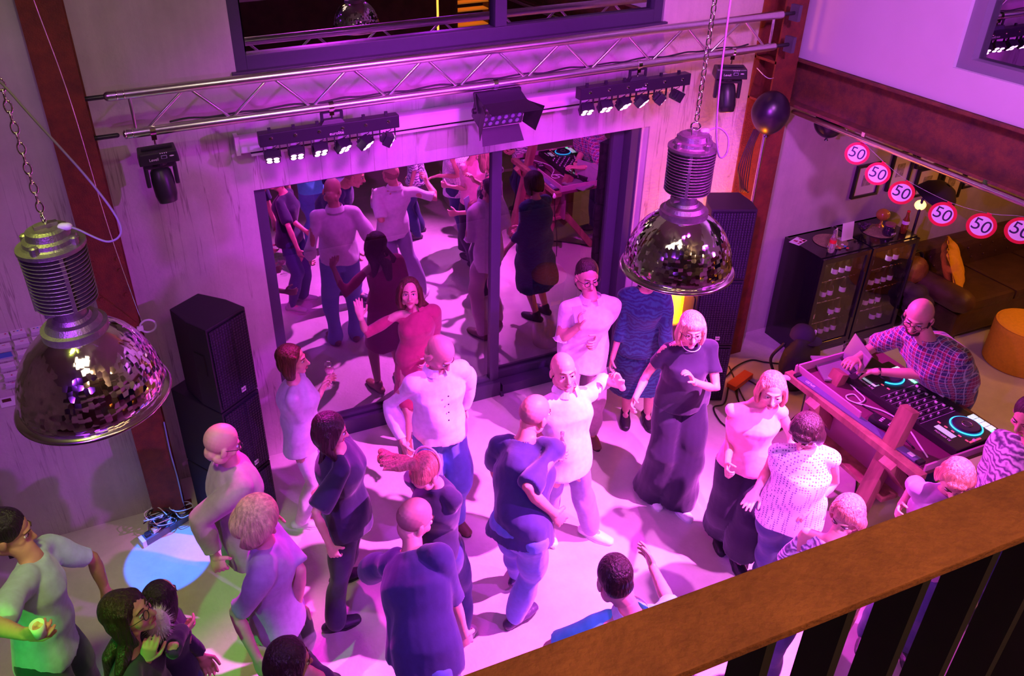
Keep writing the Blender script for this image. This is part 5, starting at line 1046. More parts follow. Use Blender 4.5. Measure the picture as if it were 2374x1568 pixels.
    if bottom:
        kind, m = bottom[0], bottom[1]; opt = bottom[2] if len(bottom) > 2 else {}; bm_ = MB(); lo = opt.get('loose', 0.018)
        wz = P + (nk - P) * 0.16
        if kind in ('trousers', 'wide'):
            bm_.tube([P - up * 0.05 * s, P, wz], [(0.135 * s, 0.105 * s), (0.158 * s * (0.7 + 0.3 * B), 0.115 * s * B), (0.135 * s * B, 0.105 * s * B)], ref=r, n=18)
            for key in 'RL':
                hp, K, A, tf = legs[key]; e = 1.0 - opt.get('short', 0.0); An = K + (A - K) * e + up * 0.005
                if kind == 'wide': bm_.tube([hp, (hp + K) / 2, K, (K + An) / 2, An - up * 0.04], [0.105 * s, 0.115 * s, 0.118 * s, 0.13 * s, 0.142 * s], n=16, dome=False)
                else: bm_.tube([hp + up * 0.01, hp + (K - hp) * 0.5, K, K + (An - K) * 0.4, An - up * 0.012], [0.080 * s + lo, 0.072 * s + lo, 0.056 * s + lo, 0.056 * s + lo, 0.046 * s + lo], n=14)
            put(bm_, 'trousers', m, 0.012, 3, opt.get('amp', 0.013))
        else:
            hem = opt.get('hem', 0.35) * H; fl = opt.get('flare', 0.24)
            mid = (legs['R'][2] + legs['L'][2]) / 2; pts = []; rads = []
            for k in range(7):
                q = k / 6; z = wz[2] + (hem - wz[2]) * q; c = wz + (N(mid[0], mid[1], 0) - wz) * (1 if 0 else (wz[2] - z) / max(wz[2], 0.1)); c[2] = z
                pts.append(c); rads.append(((0.13 + (fl - 0.13) * min(1, q * 1.1) + (0.03 if 0.1 < q < 0.6 else 0)) * s, (0.105 + (fl * 0.8 - 0.105) * q + 0.02 * (0.1 < q < 0.6)) * s))
            bm_.tube(pts, rads, ref=r, n=28, dome=False); put(bm_, 'skirt', m, 0.012, 3, opt.get('amp', 0.012))
    if top:
        m = top[0]; opt = top[1] if len(top) > 1 else {}; tb = MB(); lo = opt.get('loose', 0.02); hem = opt.get('hem', 0.06)
        hemp = P - up * hem * s - f * 0
        ring = [(hemp, (0.168 * s * (0.5 + 0.5 * B) + lo * 0.75, 0.128 * s * (0.3 + 0.7 * B) + lo * 0.75)), (P + (nk - P) * 0.12, (0.152 * s * (0.5 + 0.5 * B) + lo, 0.108 * s * B + lo)), (P + (nk - P) * 0.38, (0.128 * s * w * B + lo, (0.095 * s + (0.02 if B > 1.1 else 0)) * B + lo)),
                (P + (nk - P) * 0.66, (0.150 * s * w * B + lo, 0.108 * s * B + lo + (0.012 if fem else 0))), (P + (nk - P) * 0.84, (0.140 * s * w + lo * 0.7, 0.085 * s + lo * 0.8)), (P + (nk - P) * 0.93, (0.098 * s * w + lo * 0.5, 0.066 * s + lo * 0.5)), (P + (nk - P) * 0.985, (0.066 * s * w + lo * 0.3, 0.058 * s + lo * 0.3))]
        tb.tube([a for a, b in ring], [b for a, b in ring], ref=r, n=22, dome=False)
        if fem:
            for q in (1, -1): tb.ell(P + (nk - P) * 0.66 + rs_ * q * 0.062 * s + np.cross(ts, -rs_) * -0.0 + f * 0.075 * s, N(0.06, 0.055, 0.06) * s, None, 14)
        sl = opt.get('sleeve', 0.4)
        for key in 'RL':
            S, E, Wr, T = arms[key]
            tb.tube([nk - ts * 0.055 * s + (S - nk) * 0.2, nk + (S - nk) * 0.6 - ts * 0.008 * s, S], [(0.048 * s + lo * 0.2), (0.052 * s * w + lo * 0.25), (0.053 * s * w + lo * 0.3)], n=14)
            if sl > 0:
                tot = sl * 2
                if tot <= 1: tb.tube([S, S + (E - S) * tot * 0.5, S + (E - S) * tot], [0.053 * s * w + lo * 0.3, 0.050 * s * w + lo * 0.35, 0.049 * s * w + lo * 0.45], n=14, dome=False)
                else:
                    q = min(tot - 1, 0.97); tb.tube([S, (S + E) / 2, E, E + (Wr - E) * q * 0.5, E + (Wr - E) * q], [0.052 * s * w + lo * 0.35, 0.050 * s * w + lo * 0.4, 0.043 * s * w + lo * 0.5, 0.040 * s * w + lo * 0.5, 0.030 * s * w + lo * 0.5], n=14, dome=False)
        sh = put(tb, opt.get('name', 'shirt'), m, 0.011, 3, opt.get('amp', 0.013))
        if opt.get('collar'):
            cb_ = MB(); nr = 0.066 * s * w + 0.004; n = 26; v = []; fc = []
            for k in range(n):
                a = math.pi / 2 + 0.32 + (2 * math.pi - 0.64) * k / (n - 1); dr_ = r * math.cos(a) + f * math.sin(a); c0 = nk - ts * 0.012 * s
                for (rr0, hh) in ((1.0, 0.055), (1.30, 0.012), (1.34, 0.008), (1.04, 0.052)): v.append(c0 + dr_ * nr * rr0 + ts * hh * s * (1.0) - f * 0)
            for k in range(n - 1):
                for j in range(4): fc.append((k * 4 + j, k * 4 + (j + 1) % 4, (k + 1) * 4 + (j + 1) % 4, (k + 1) * 4 + j))
            fc += [(0, 1, 2, 3), tuple((n - 1) * 4 + j for j in (3, 2, 1, 0))]
            cb_.add(v, fc).build('collar', opt['collar'], root, smooth=False, xf=xf)
        if opt.get('buttons'):
            bb = MB()
            for k in range(5):
                q = 0.25 + 0.13 * k; c = P + (nk - P) * q + np.cross(ts, rs_) * 0; fd = np.cross(rs_, ts) * -1; fd = fd if np.dot(fd, f) > 0 else -fd
                bb.ell(c + fd * (0.10 * s * B + lo + 0.012), N(0.006, 0.004, 0.006), None, 8)
            bb.build('buttons', M_BLACK2, root, xf=xf)
        if opt.get('belt'):
            c = P + (nk - P) * 0.2; MB().tube([c - ts * 0.018, c + ts * 0.018], [(0.145 * s * w + lo, 0.11 * s + lo)] * 2, ref=r, n=24, dome=False).build('belt', opt['belt'], root, xf=xf)
    # ---------------- shoes
    for key in 'RL':
        hp, K, A, tf = legs[key]; sd = np.cross(tf, up); ms = mat('shoe_%02d_%02d_%02d' % tuple(int(99 * c) for c in shoe), shoe, 0.45, bump=0.2, bscale=50); k = MB(); z0 = A[2]
        k.tube([A - tf * 0.062 * s - up * 0.045 * s, A - up * 0.035 * s + tf * 0.0, A + tf * 0.08 * s - up * 0.045 * s, A + tf * 0.165 * s - up * 0.053 * s], [(0.036 * s, 0.034 * s), (0.042 * s, 0.042 * s), (0.050 * s, 0.034 * s), (0.038 * s, 0.022 * s)], ref=sd, n=14)
        if shoes == 'shoe': k.tube([A - tf * 0.01 * s - up * 0.02 * s, A + up * 0.012 * s - tf * 0.01 * s], [(0.042 * s, 0.046 * s)] * 2, ref=sd, n=12)
        V, Fx, NV = fuse(k, 0.0075, 2); V[:, 2] = np.maximum(V[:, 2], A[2] - 0.073 * s)
        so = MB().add(V, Fx).build('shoe', ms, root, smooth=True, xf=xf)
        sole = MB().prism([(math.cos(a) * 0.135 * s * (1 if 1 else 0) + 0.052 * s, math.sin(a) * (0.050 if math.cos(a) > -0.2 else 0.040) * s) for a in np.linspace(0, 2 * math.pi, 22)[:-1]], 0, 0.016)
        Vs = np.concatenate(sole.v); Vw = N(A[0], A[1], A[2] - 0.075 * s) + np.outer(Vs[:, 0], tf) + np.outer(Vs[:, 1], sd) + np.outer(Vs[:, 2], up); sole.v = [Vw]
        sole.build('sole', mat('shoe_sole_' + ('w' if shoe[0] > 0.3 else 'b'), (0.7, 0.7, 0.7) if shoe[0] > 0.3 else (0.03, 0.03, 0.035), 0.6), so, xf=xf)
    # ---------------- hair
    if hair:
        hcol, style = hair; m = {'brown': hairm('brown_hair', (0.10, 0.035, 0.02)), 'black': hairm('near_black_hair', (0.012, 0.008, 0.01)), 'dark': hairm('dark_brown_hair', (0.03, 0.014, 0.012)), 'blond': hairm('blond_hair', (0.62, 0.40, 0.24)), 'grey': hairm('grey_hair', (0.45, 0.42, 0.42)), 'red': hairm('strawberry_hair', (0.52, 0.22, 0.15)), 'stubble': mat('shaved_hair', (0.36, 0.20, 0.16), 0.7)}[hcol]
        h = MB(); amp = 0.004
        if style == 'stubble': h.ell(Q(0, -0.022, 0.022), N(0.0785, 0.088, 0.078) * g, HR, 20); amp = 0.0
        elif style == 'fringe': h.tube([Q(-0.075, 0.02, 0.012), Q(-0.07, -0.05, 0.0), Q(-0.035, -0.095, -0.005), Q(0.035, -0.095, -0.005), Q(0.07, -0.05, 0.0), Q(0.075, 0.02, 0.012)], [0.012 * g, 0.024 * g, 0.026 * g, 0.026 * g, 0.024 * g, 0.012 * g], n=10)
        elif style in ('short', 'ponytail'): h.ell(Q(0, -0.024, 0.046), N(0.084, 0.097, 0.090) * g, HR, 20); h.ell(Q(0, -0.06, 0.0), N(0.074, 0.05, 0.06) * g, HR, 16)
        elif style in ('bob', 'long', 'curly', 'bangs'):
            h.ell(Q(0, -0.022, 0.045), N(0.090, 0.103, 0.092) * g, HR, 20); h.ell(Q(0, -0.055, -0.01), N(0.088, 0.062, 0.095) * g, HR, 18)
            for q in (1, -1): h.tube([Q(q * 0.066, 0.02, 0.07), Q(q * 0.084, 0.0, 0.01), Q(q * 0.088, -0.01, -0.06), Q(q * 0.078, -0.005, -0.11)], [(0.02 * g, 0.04 * g), (0.018 * g, 0.05 * g), (0.02 * g, 0.05 * g), (0.016 * g, 0.035 * g)], ref=hr, n=12)
            if style == 'bangs': h.ell(Q(0, 0.062, 0.068), N(0.06, 0.034, 0.034) * g, HR, 14)
            if style == 'curly': amp = 0.014
            if style == 'long':
                bk = -f * 0.09 * s
                for q in (-1, 0, 1): 
                    h.tube([Q(q * 0.06, -0.05 + 0.02 * abs(q), 0.02), Q(q * 0.075, -0.055 + 0.03 * abs(q), -0.08), nk + r * q * 0.085 * s + bk * (1 if q == 0 else 0.35) - up * 0.02 * s, nk + r * q * 0.09 * s + bk * (1.35 if q == 0 else 0.3) - up * 0.15 * s], [(0.05 * g, 0.045 * g), (0.045 * g, 0.04 * g), (0.05 * g, 0.03 * g), (0.03 * g, 0.02 * g)], ref=hr, n=12)
        if style == 'ponytail':
            h.ell(Q(0, -0.10, 0.05), N(0.026, 0.026, 0.026) * g, HR, 12); tip = hair_tip(hc, hr, hf, hu, g)
            
            for q in range(9):
                a = q / 8 * 2 - 1; h.tube([Q(0, -0.10, 0.05), Q(-0.04 + a * 0.03, -0.16, 0.08 + 0.01 * math.sin(q)), Q(-0.10 + a * 0.05, -0.20 - 0.03 * a, 0.09 - 0.03 * abs(a)), Q(-0.17 + a * 0.06, -0.23 - 0.07 * a, 0.05 + 0.02 * math.cos(q * 2))], [0.018 * g, 0.030 * g, 0.034 * g, 0.014 * g], n=8)
            amp = 0.006
        V, Fx, NV = fuse(h, 0.0062, 3, 0.5)
        if amp: V = wr(V, NV, amp, seed * 3)
        MB().add(V, Fx).build('hair', m, root, smooth=True, xf=xf)
    if beard:
        b = MB(); b.ell(Q(0, 0.045, -0.078), N(0.050, 0.052, 0.040) * g, HR, 18); b.ell(Q(0, 0.088, -0.047), N(0.030, 0.012, 0.007) * g, HR, 12)
        for q in (1, -1): b.tube([Q(q * 0.066, 0.01, -0.02), Q(q * 0.052, 0.035, -0.065)], [0.012 * g, 0.018 * g], n=8)
        V, Fx, NV = fuse(b, 0.006, 2); MB().add(V, Fx).build('beard', hairm('dark_brown_hair', (0, 0, 0)), root, smooth=True, xf=xf)
    if glasses:
        gm = MB()
        for q in (1, -1): gm.torus(Q(q * 0.032, 0.106, 0.006), 0.021 * g, 0.0020 * g, hf, 22, 6, sc=(1.0, 1.0)); gm.tube([Q(q * 0.053, 0.104, 0.010), Q(q * 0.082, 0.06, 0.012), Q(q * 0.086, -0.005, 0.010)], 0.0018 * g, n=6)
        gm.tube([Q(-0.011, 0.108, 0.010), Q(0.011, 0.108, 0.010)], 0.0018 * g, n=6); gm.build('glasses', M_BLACK2, root, smooth=True, xf=xf)
    if jewelry: MB().torus(nk + f * 0.035 * s + up * 0.0, 0.066 * s, 0.0026, unit(N(f[0] * 0.5, f[1] * 0.5, 0.85)), 30, 6).build('necklace', mat('pearl_beads', (0.8, 0.75, 0.75), 0.3), root, smooth=True, xf=xf)
    return dict(root=root, arms=arms, legs=legs, P=P, nk=nk, hc=hc, f=f, r=r, up=up, s=s, xf=xf, Q=Q, hf=hf, hu=hu, hr=hr)
def hair_tip(*a): return None
def px_watch(pp, key, m):
    S, E, Wr, T = pp['arms'][key]; d = unit(Wr - E); MB().lathe([(0.030, -0.008), (0.032, 0), (0.030, 0.008)], Wr - d * 0.02, 20, axis=d).build('watch', m, pp['root'], xf=pp['xf'])
# ---- fabrics
F_BURG = cloth('burgundy_corduroy', (0.42, 0.05, 0.12)); F_WHITE = cloth('white_shirt_cotton', (0.76, 0.74, 0.80)); F_LINEN = cloth('white_linen', (0.80, 0.70, 0.78)); F_JEANS = cloth('mid_blue_denim', (0.12, 0.20, 0.50)); F_DJEANS = cloth('dark_denim', (0.035, 0.05, 0.16))
F_NAVY = cloth('navy_shirt_cotton', (0.035, 0.035, 0.13)); F_NAVY2 = cloth('dark_navy_cotton', (0.018, 0.014, 0.055)); F_BLACK = cloth('black_crepe', (0.009, 0.006, 0.028)); F_GREYV = cloth('grey_violet_chinos', (0.26, 0.22, 0.38)); F_PINKB = cloth('beige_trousers', (0.50, 0.34, 0.40))
F_OLIVE = cloth('olive_grey_cardigan', (0.34, 0.28, 0.26)); F_LBLUE = cloth('light_blue_cotton', (0.40, 0.55, 0.62)); F_TEE = cloth('grey_lilac_tee', (0.36, 0.32, 0.46)); F_TURQ = cloth('turquoise_tee', (0.10, 0.62, 0.78)); F_PINK = cloth('pink_sleeveless_top', (0.85, 0.42, 0.52)); F_MAUVE = cloth('mauve_top', (0.38, 0.22, 0.42))
F_GREENT = cloth('dark_green_trousers', (0.02, 0.06, 0.055)); F_LGREY = cloth('pale_grey_blouse', (0.50, 0.50, 0.54)); F_WPANT = cloth('white_trousers', (0.72, 0.66, 0.72))
def pattern(key, c1, c2, kind, scale):
    m = cloth(key, c1); nt = m.node_tree; b = nt.nodes['Principled BSDF']; L_ = nt.links; tc = node(nt, 'ShaderNodeTexCoord')
    if kind == 'dots':
        vo = node(nt, 'ShaderNodeTexVoronoi'); vo.inputs['Scale'].default_value = scale; vo.inputs['Randomness'].default_value = 0.15; L_.new(tc.outputs['Object'], vo.inputs['Vector']); r = node(nt, 'ShaderNodeMapRange'); r.inputs[1].default_value = 0.30; r.inputs[2].default_value = 0.36; L_.new(vo.outputs['Distance'], r.inputs[0]); out = r.outputs[0]
    elif kind == 'stripes':
        wv = node(nt, 'ShaderNodeTexWave'); wv.bands_direction = 'Z'; wv.inputs['Scale'].default_value = scale; wv.inputs['Distortion'].default_value = 2.5; wv.inputs['Detail'].default_value = 2; wv.inputs['Detail Scale'].default_value = 1.5; L_.new(tc.outputs['Object'], wv.inputs['Vector']); r = node(nt, 'ShaderNodeMapRange'); r.inputs[1].default_value = 0.35; r.inputs[2].default_value = 0.6; L_.new(wv.outputs['Fac'], r.inputs[0]); out = r.outputs[0]
    elif kind == 'zebra':
        wv = node(nt, 'ShaderNodeTexWave'); wv.bands_direction = 'Z'; wv.inputs['Scale'].default_value = scale; wv.inputs['Distortion'].default_value = 16; wv.inputs['Detail'].default_value = 3; L_.new(tc.outputs['Object'], wv.inputs['Vector']); out = wv.outputs['Fac']
    mx = node(nt, 'ShaderNodeMix', data_type='RGBA'); mx.inputs[6].default_value = (*c2, 1); mx.inputs[7].default_value = (*c1, 1); L_.new(out, mx.inputs[0]); L_.new(mx.outputs[2], b.inputs['Base Color']); return m
F_MESH = pattern('white_dotted_knit', (0.80, 0.78, 0.86), (0.22, 0.16, 0.34), 'dots', 62); F_TEAL = pattern('dark_teal_ruffle_print', (0.008, 0.02, 0.07), (0.015, 0.10, 0.13), 'zebra', 9); F_STR = pattern('white_black_striped_knit', (0.86, 0.84, 0.9), (0.12, 0.08, 0.2), 'zebra', 9)
def plaid():
    m = cloth('plaid_shirt_cotton', (0.1, 0.08, 0.25)); nt = m.node_tree; b = nt.nodes['Principled BSDF']; L_ = nt.links; tc = node(nt, 'ShaderNodeTexCoord'); prev = None; col = (0.05, 0.04, 0.16)
    last = node(nt, 'ShaderNodeRGB'); last.outputs[0].default_value = (*col, 1); out = last.outputs[0]
    for dirn, sc, ph, th, c in (('Z', 5.2, 0.0, 0.80, (0.38, 0.02, 0.10)), ('Y', 5.2, 1.0, 0.78, (0.38, 0.02, 0.10)), ('Z', 10.4, 2.0, 0.93, (0.75, 0.72, 0.85)), ('Y', 10.4, 2.5, 0.93, (0.75, 0.72, 0.85)), ('X', 10.4, 0.5, 0.95, (0.6, 0.55, 0.7))):
        wv = node(nt, 'ShaderNodeTexWave'); wv.bands_direction = dirn; wv.inputs['Scale'].default_value = sc; wv.inputs['Phase Offset'].default_value = ph; wv.inputs['Distortion'].default_value = 0.4; L_.new(tc.outputs['Object'], wv.inputs['Vector'])
        r = node(nt, 'ShaderNodeMapRange'); r.inputs[1].default_value = th; r.inputs[2].default_value = th + 0.08; r.inputs[4].default_value = 0.8; L_.new(wv.outputs['Fac'], r.inputs[0])
        mx = node(nt, 'ShaderNodeMix', data_type='RGBA'); L_.new(r.outputs[0], mx.inputs[0]); L_.new(out, mx.inputs[6]); mx.inputs[7].default_value = (*c, 1); out = mx.outputs[2]
    L_.new(out, b.inputs['Base Color']); return m
F_PLAID = plaid()
WATCH = mat('dark_wrist_watch', (0.03, 0.03, 0.04), 0.3, 0.5)
# ---- the dancers
p = person('person in a belted burgundy dress waving a raised palm before the glass door', (1.60, -0.33), 1.68, -100, head_px=(950, 680), hyaw=-108, hpitch=-0.30, fem=True, R=dict(e=(848, 772), w=(836, 735), t=(828, 690)), L=dict(e=(1006, 775), w=(990, 830)), palmR=(0, 1, 0.2, -1, 0, 0), curlR=0.05,
    top=(F_BURG, dict(sleeve=0.8, hem=0.10, name='dress_top', belt=F_BURG, collar=F_BURG)), bottom=('skirt', F_BURG, dict(hem=0.30, flare=0.21)), hair=('brown', 'long'), shoe=(0.3, 0.12, 0.08))
p = person('person with a shoulder-length bob and pale blouse holding a wine glass', (0.55, -0.86), 1.66, -15, head_px=(678, 835), hyaw=-25, hpitch=0.0, fem=True, R=dict(e=(700, 985), w=(748, 905), t=(757, 872)), L=dict(e=(715, 950), w=(752, 895)), curlR=0.9, top=(F_LGREY, dict(sleeve=0.38, hem=0.10, loose=0.035, name='blouse')), bottom=('trousers', F_WPANT), hair=('brown', 'bob'), shoe=(0.6, 0.6, 0.62), feet={'R': (700, 1205), 'L': (712, 1190)})
WG = p['arms']['R'][3]
p = person('bald person in a white long-sleeved shirt and blue jeans, looking down', (1.43, -1.27), 1.80, -82, head_px=(1018, 818), hyaw=-60, hpitch=0.75, bulk=1.12, R=dict(e=(908, 935), w=(935, 1030)), L=dict(e=(1084, 885), w=(1076, 945, 'f')), top=(F_WHITE, dict(sleeve=0.99, hem=0.02, loose=0.026, collar=F_WHITE, buttons=1)), bottom=('trousers', F_JEANS, dict(loose=0.03)), hair=('grey', 'fringe') if 0 else None, shoe=(0.12, 0.06, 0.04), feet={'R': (985, 1215, -100), 'L': (1050, 1195, -70)})
p = person('person with glasses and open white linen shirt holding up a phone', (2.84, -0.78), 1.80, -105, head_px=(1360, 640), hyaw=-100, hpitch=0.08, glasses=True, lean=(0.10, 0), R=dict(e=(1296, 792), w=(1345, 755, 'n'), t=(1338, 715)), L=dict(e=(1400, 745), w=(1385, 785, 'n')), curlR=0.7, top=(F_LINEN, dict(sleeve=0.62, hem=0.16, loose=0.035, collar=F_LINEN)), bottom=('trousers', F_PINKB), hair=('dark', 'short'), shoe=(0.2, 0.1, 0.08))
PH = p
p = person('person in a dark teal ruffled dress half hidden by the right pendant lamp', (3.36, -0.78), 1.68, -108, head_px=(1510, 640), hpitch=0.3, fem=True, bulk=1.1, R=dict(e=(1440, 760), w=(1420, 830)), L=dict(e=(1545, 770), w=(1545, 840)), top=(F_TEAL, dict(sleeve=0.75, hem=0.10, loose=0.045, amp=0.014, name='dress_top')), bottom=('skirt', F_TEAL, dict(hem=0.24, flare=0.26, amp=0.016)), hair=('dark', 'bob'), shoe=(0.015, 0.012, 0.02), feet={'R': (1450, 955, -120), 'L': (1500, 960)})
p = person('blond person with glasses in a wide-legged dark jumpsuit and white trainers', (3.20, -1.56), 1.74, -112, head_px=(1603, 765), hyaw=-118, hpitch=0.02, fem=True, bulk=1.12, glasses=True, jewelry=True, R=dict(e=(1500, 868), w=(1472, 925)), L=dict(e=(1662, 915), w=(1608, 885, 'n'), t=(1590, 850)), top=(F_BLACK, dict(sleeve=0.30, hem=0.05, loose=0.03, name='jumpsuit_top')), bottom=('wide', F_BLACK, dict(amp=0.010)), hair=('blond', 'bangs'), shoe=(0.85, 0.85, 0.85), feet={'R': (1512, 1130, -105), 'L': (1570, 1158, -90)})
p = person('balding person in a white polo shirt dancing with one arm stretched out', (2.18, -1.66), 1.72, -84, head_px=(1306, 862), hyaw=-100, hpitch=-0.15, pelvis_px=(1312, 1060), neck_px=(1312, 905), bulk=1.05, R=dict(e=(1232, 985), w=(1282, 1035, 'n'), t=(1305, 1050)), L=dict(e=(1408, 880), w=(1440, 895, 'n'), t=(1418, 850)), curlL=1.2, curlR=1.0, top=(F_WHITE, dict(sleeve=0.42, hem=0.10, loose=0.022, name='polo_shirt', collar=F_WHITE)), bottom=('trousers', F_GREYV), hair=('stubble', 'stubble'), shoe=(0.85, 0.85, 0.85), feet={'R': (1262, 1215, -92), 'L': (1368, 1225, -50)})
PO = p
p = person('bald person in a navy short-sleeved shirt and jeans, seen from behind', (1.70, -2.12), 1.84, 28, head_px=(1248, 940), hyaw=20, hpitch=0.35, pelvis_px=(1208, 1225), nd=0.84, neck_px=(1220, 952), bulk=1.1, skin='b', R=dict(e=(1222, 1135, 'n'), w=(1283, 1190)), L=dict(ed=(0.3, 0.3, -0.9)), top=(F_NAVY, dict(sleeve=0.46, hem=0.08, loose=0.035)), bottom=('trousers', F_JEANS, dict(loose=0.02, amp=0.008)), hair=('stubble', 'stubble'), shoe=(0.05, 0.04, 0.08), feet={'R': (1195, 1425, 18), 'L': (1200, 1330, 40)})
p = person('broad bald person in a dark blue shirt, back turned, nearest the camera', (0.92, -2.60), 1.80, 22, head_px=(962, 1190), hyaw=12, hpitch=0.45, pelvis_px=(985, 1520), nd=0.84, neck_px=(948, 1222), bulk=1.08, R=dict(e=(1052, 1395), w=(1075, 1468)), L=dict(e=(855, 1322)), top=(F_NAVY, dict(sleeve=0.48, hem=0.06, loose=0.04)), bottom=('trousers', F_JEANS, dict(loose=0.025)), hair=('stubble', 'stubble'), shoe=(0.05, 0.04, 0.08))
p = person('person with a swinging blond ponytail and hairband behind the broad bald dancer', (1.10, -2.12), 1.66, 30, head_px=(985, 1095), hyaw=35, hpitch=0.45, fem=True, R=dict(e=(1015, 1190), w=(1035, 1150)), L=dict(ed=(0.5, 0.4, -0.6)), top=(F_NAVY2, dict(sleeve=0.4, hem=0.10)), bottom=('trousers', F_DJEANS), hair=('red', 'ponytail'), shoe=(0.5, 0.5, 0.5))
PT = p
p = person('person with long straight dark hair in a navy top striding to the right', (0.66, -1.63), 1.68, -8, head_px=(765, 1000), hyaw=-5, hpitch=0.30, fem=True, R=dict(e=(728, 1195), w=(765, 1265)), L=dict(e=(835, 1090), w=(800, 1125)), top=(F_NAVY2, dict(sleeve=0.44, hem=0.18, loose=0.045)), bottom=('trousers', F_NAVY2), hair=('dark', 'long'), shoe=(0.03, 0.02, 0.05), feet={'R': (775, 1440, 0), 'L': (790, 1330, 5)})
p = person('bald older person in an olive-grey cardigan beside the left speaker tower', (0.04, -1.62), 1.78, 8, head_px=(512, 1030), hyaw=12, hpitch=0.45, glasses=True, R=dict(e=(462, 1205), w=(498, 1290)), L=dict(e=(590, 1150), w=(620, 1200)), top=(F_OLIVE, dict(sleeve=0.95, hem=0.20, loose=0.05, name='cardigan')), bottom=('trousers', F_GREENT, dict(loose=0.03)), hair=None, shoe=(0.05, 0.03, 0.03))
p = person('person with tousled fair hair and a grey-lilac tee, arm hanging forward', (0.12, -2.25), 1.74, -15, head_px=(592, 1210), hyaw=-10, hpitch=0.6, R=dict(e=(545, 1420), w=(595, 1525)), L=dict(e=(700, 1330), w=(690, 1400)), top=(F_TEE, dict(sleeve=0.44, hem=0.08, loose=0.03)), bottom=('trousers', F_GREENT), hair=('blond', 'curly'), shoe=(0.05, 0.05, 0.05))
p = person('dark-haired person in a light blue-green tee holding a small cup at the left edge', (-0.98, -1.95), 1.82, -12, head_px=(18, 1235), hyaw=-5, hpitch=0.3, bulk=1.05, skin='b', pelvis_px=(100, 1500), neck_px=(75, 1290), R=dict(e=(-12, 1450, 'n'), w=(58, 1472, 'n'), t=(105, 1465)), L=dict(e=(215, 1295), w=(245, 1370)), curlR=0.9, top=(F_LBLUE, dict(sleeve=0.44, hem=0.06, loose=0.035)), bottom=('trousers', F_GREENT, dict(loose=0.025)), hair=('black', 'short'), shoe=(0.05, 0.05, 0.05))
CU = p
p = person('person with long dark hair and round glasses gazing up in the near left corner', tuple(at_z(296, 1430, 1.63)[:2] - N(0.03, 0)), 1.76, -5, head_px=(298, 1425), hyaw=-22, hpitch=-0.30, fem=True, glasses=True, R=dict(e=(290, 1570), w=(340, 1530, 'n'), t=(352, 1480)), L=dict(ed=(0.4, 0.5, -0.7)), curlR=0.9, top=(F_NAVY2, dict(sleeve=0.95, hem=0.10)), bottom=('trousers', F_DJEANS), hair=('dark', 'long'), shoe=(0.05, 0.05, 0.05))
p = person('person in a dark blazer raising a fist, mostly hidden behind the dark-haired one with glasses', tuple(at_z(372, 1392, 1.40)[:2] - N(0.02, -0.05)), 1.56, 15, head_px=(372, 1392), hyaw=50, hpitch=0.2, fem=True, R=dict(e=(400, 1505, 'n'), w=(425, 1462), t=(455, 1452)), L=None, curlR=1.3, top=(F_NAVY2, dict(sleeve=0.95, hem=0.12, name='blazer')), bottom=('trousers', F_DJEANS), hair=('black', 'bob'), shoe=(0.05, 0.05, 0.05))
px_watch(p, 'R', WATCH); BZ = p
p = person('dark-haired person at the bottom edge below the grey-lilac tee', (0.20, -3.05), 1.66, 10, head_px=(668, 1535), hyaw=5, hpitch=0.3, fem=True, top=(F_NAVY2, dict(sleeve=0.4, hem=0.1)), bottom=('trousers', F_DJEANS), hair=('dark', 'long'), shoe=(0.05, 0.05, 0.05))
p = person('person with strawberry hair in a pink sleeveless top and dark wide trousers', (3.24, -2.22), 1.66, -115, head_px=(1790, 905), hyaw=-128, hpitch=0.1, fem=True, bulk=1.08, R=dict(e=(1692, 1020), w=(1686, 1078)), L=dict(e=(1835, 1010)), curlR=1.2, top=(F_PINK, dict(sleeve=0.0, hem=0.04, loose=0.024)), bottom=('wide', F_BLACK, dict(short=0.28, amp=0.010)), hair=('red', 'bob'), shoe=(0.02, 0.015, 0.02), shoes='pump', feet={'R': (1668, 1232, -120), 'L': (1708, 1290, -105)})
p = person('dark short-haired person in a white dotted sleeveless top, looking down', (3.22, -2.66), 1.66, -128, head_px=(1868, 1000), hyaw=-150, hpitch=0.65, fem=True, bulk=1.12, jewelry=True, R=dict(e=(1782, 1085), w=(1752, 1140, 'n'), t=(1725, 1180)), L=dict(e=(1935, 1120), w=(1880, 1170, 'n'), t=(1835, 1210)), curlR=0.2, curlL=0.3, palmR=(0, -0.3, -1, -1, 0, 0), palmL=(0, -0.3, -1, 1, 0, 0), top=(F_MESH, dict(sleeve=0.0, hem=0.12, loose=0.035)), bottom=('trousers', F_DJEANS, dict(loose=0.03)), hair=('dark', 'bangs'), shoe=(0.1, 0.1, 0.1), feet={'R': (1775, 1330, -110), 'L': (1830, 1345)})
p = person('person with light brown hair just above the handrail, below the dotted top', (2.90, -3.22), 1.58, 200, head_px=(1965, 1195), hpitch=0.4, fem=True, top=(F_STR, dict(sleeve=0.5, hem=0.1)), bottom=('trousers', F_DJEANS), hair=('red', 'bob'), shoe=(0.1, 0.1, 0.1))
p = person('person with a fringed light bob in a mauve top leaning beside the DJ desk', (3.70, -3.20), 1.62, 215, head_px=(2215, 1110), hyaw=220, hpitch=0.65, fem=True, R=dict(e=(2125, 1120), w=(2090, 1170)), top=(F_MAUVE, dict(sleeve=0.25, hem=0.1)), bottom=('trousers', F_DJEANS), hair=('red', 'bangs'), shoe=(0.1, 0.1, 0.1))
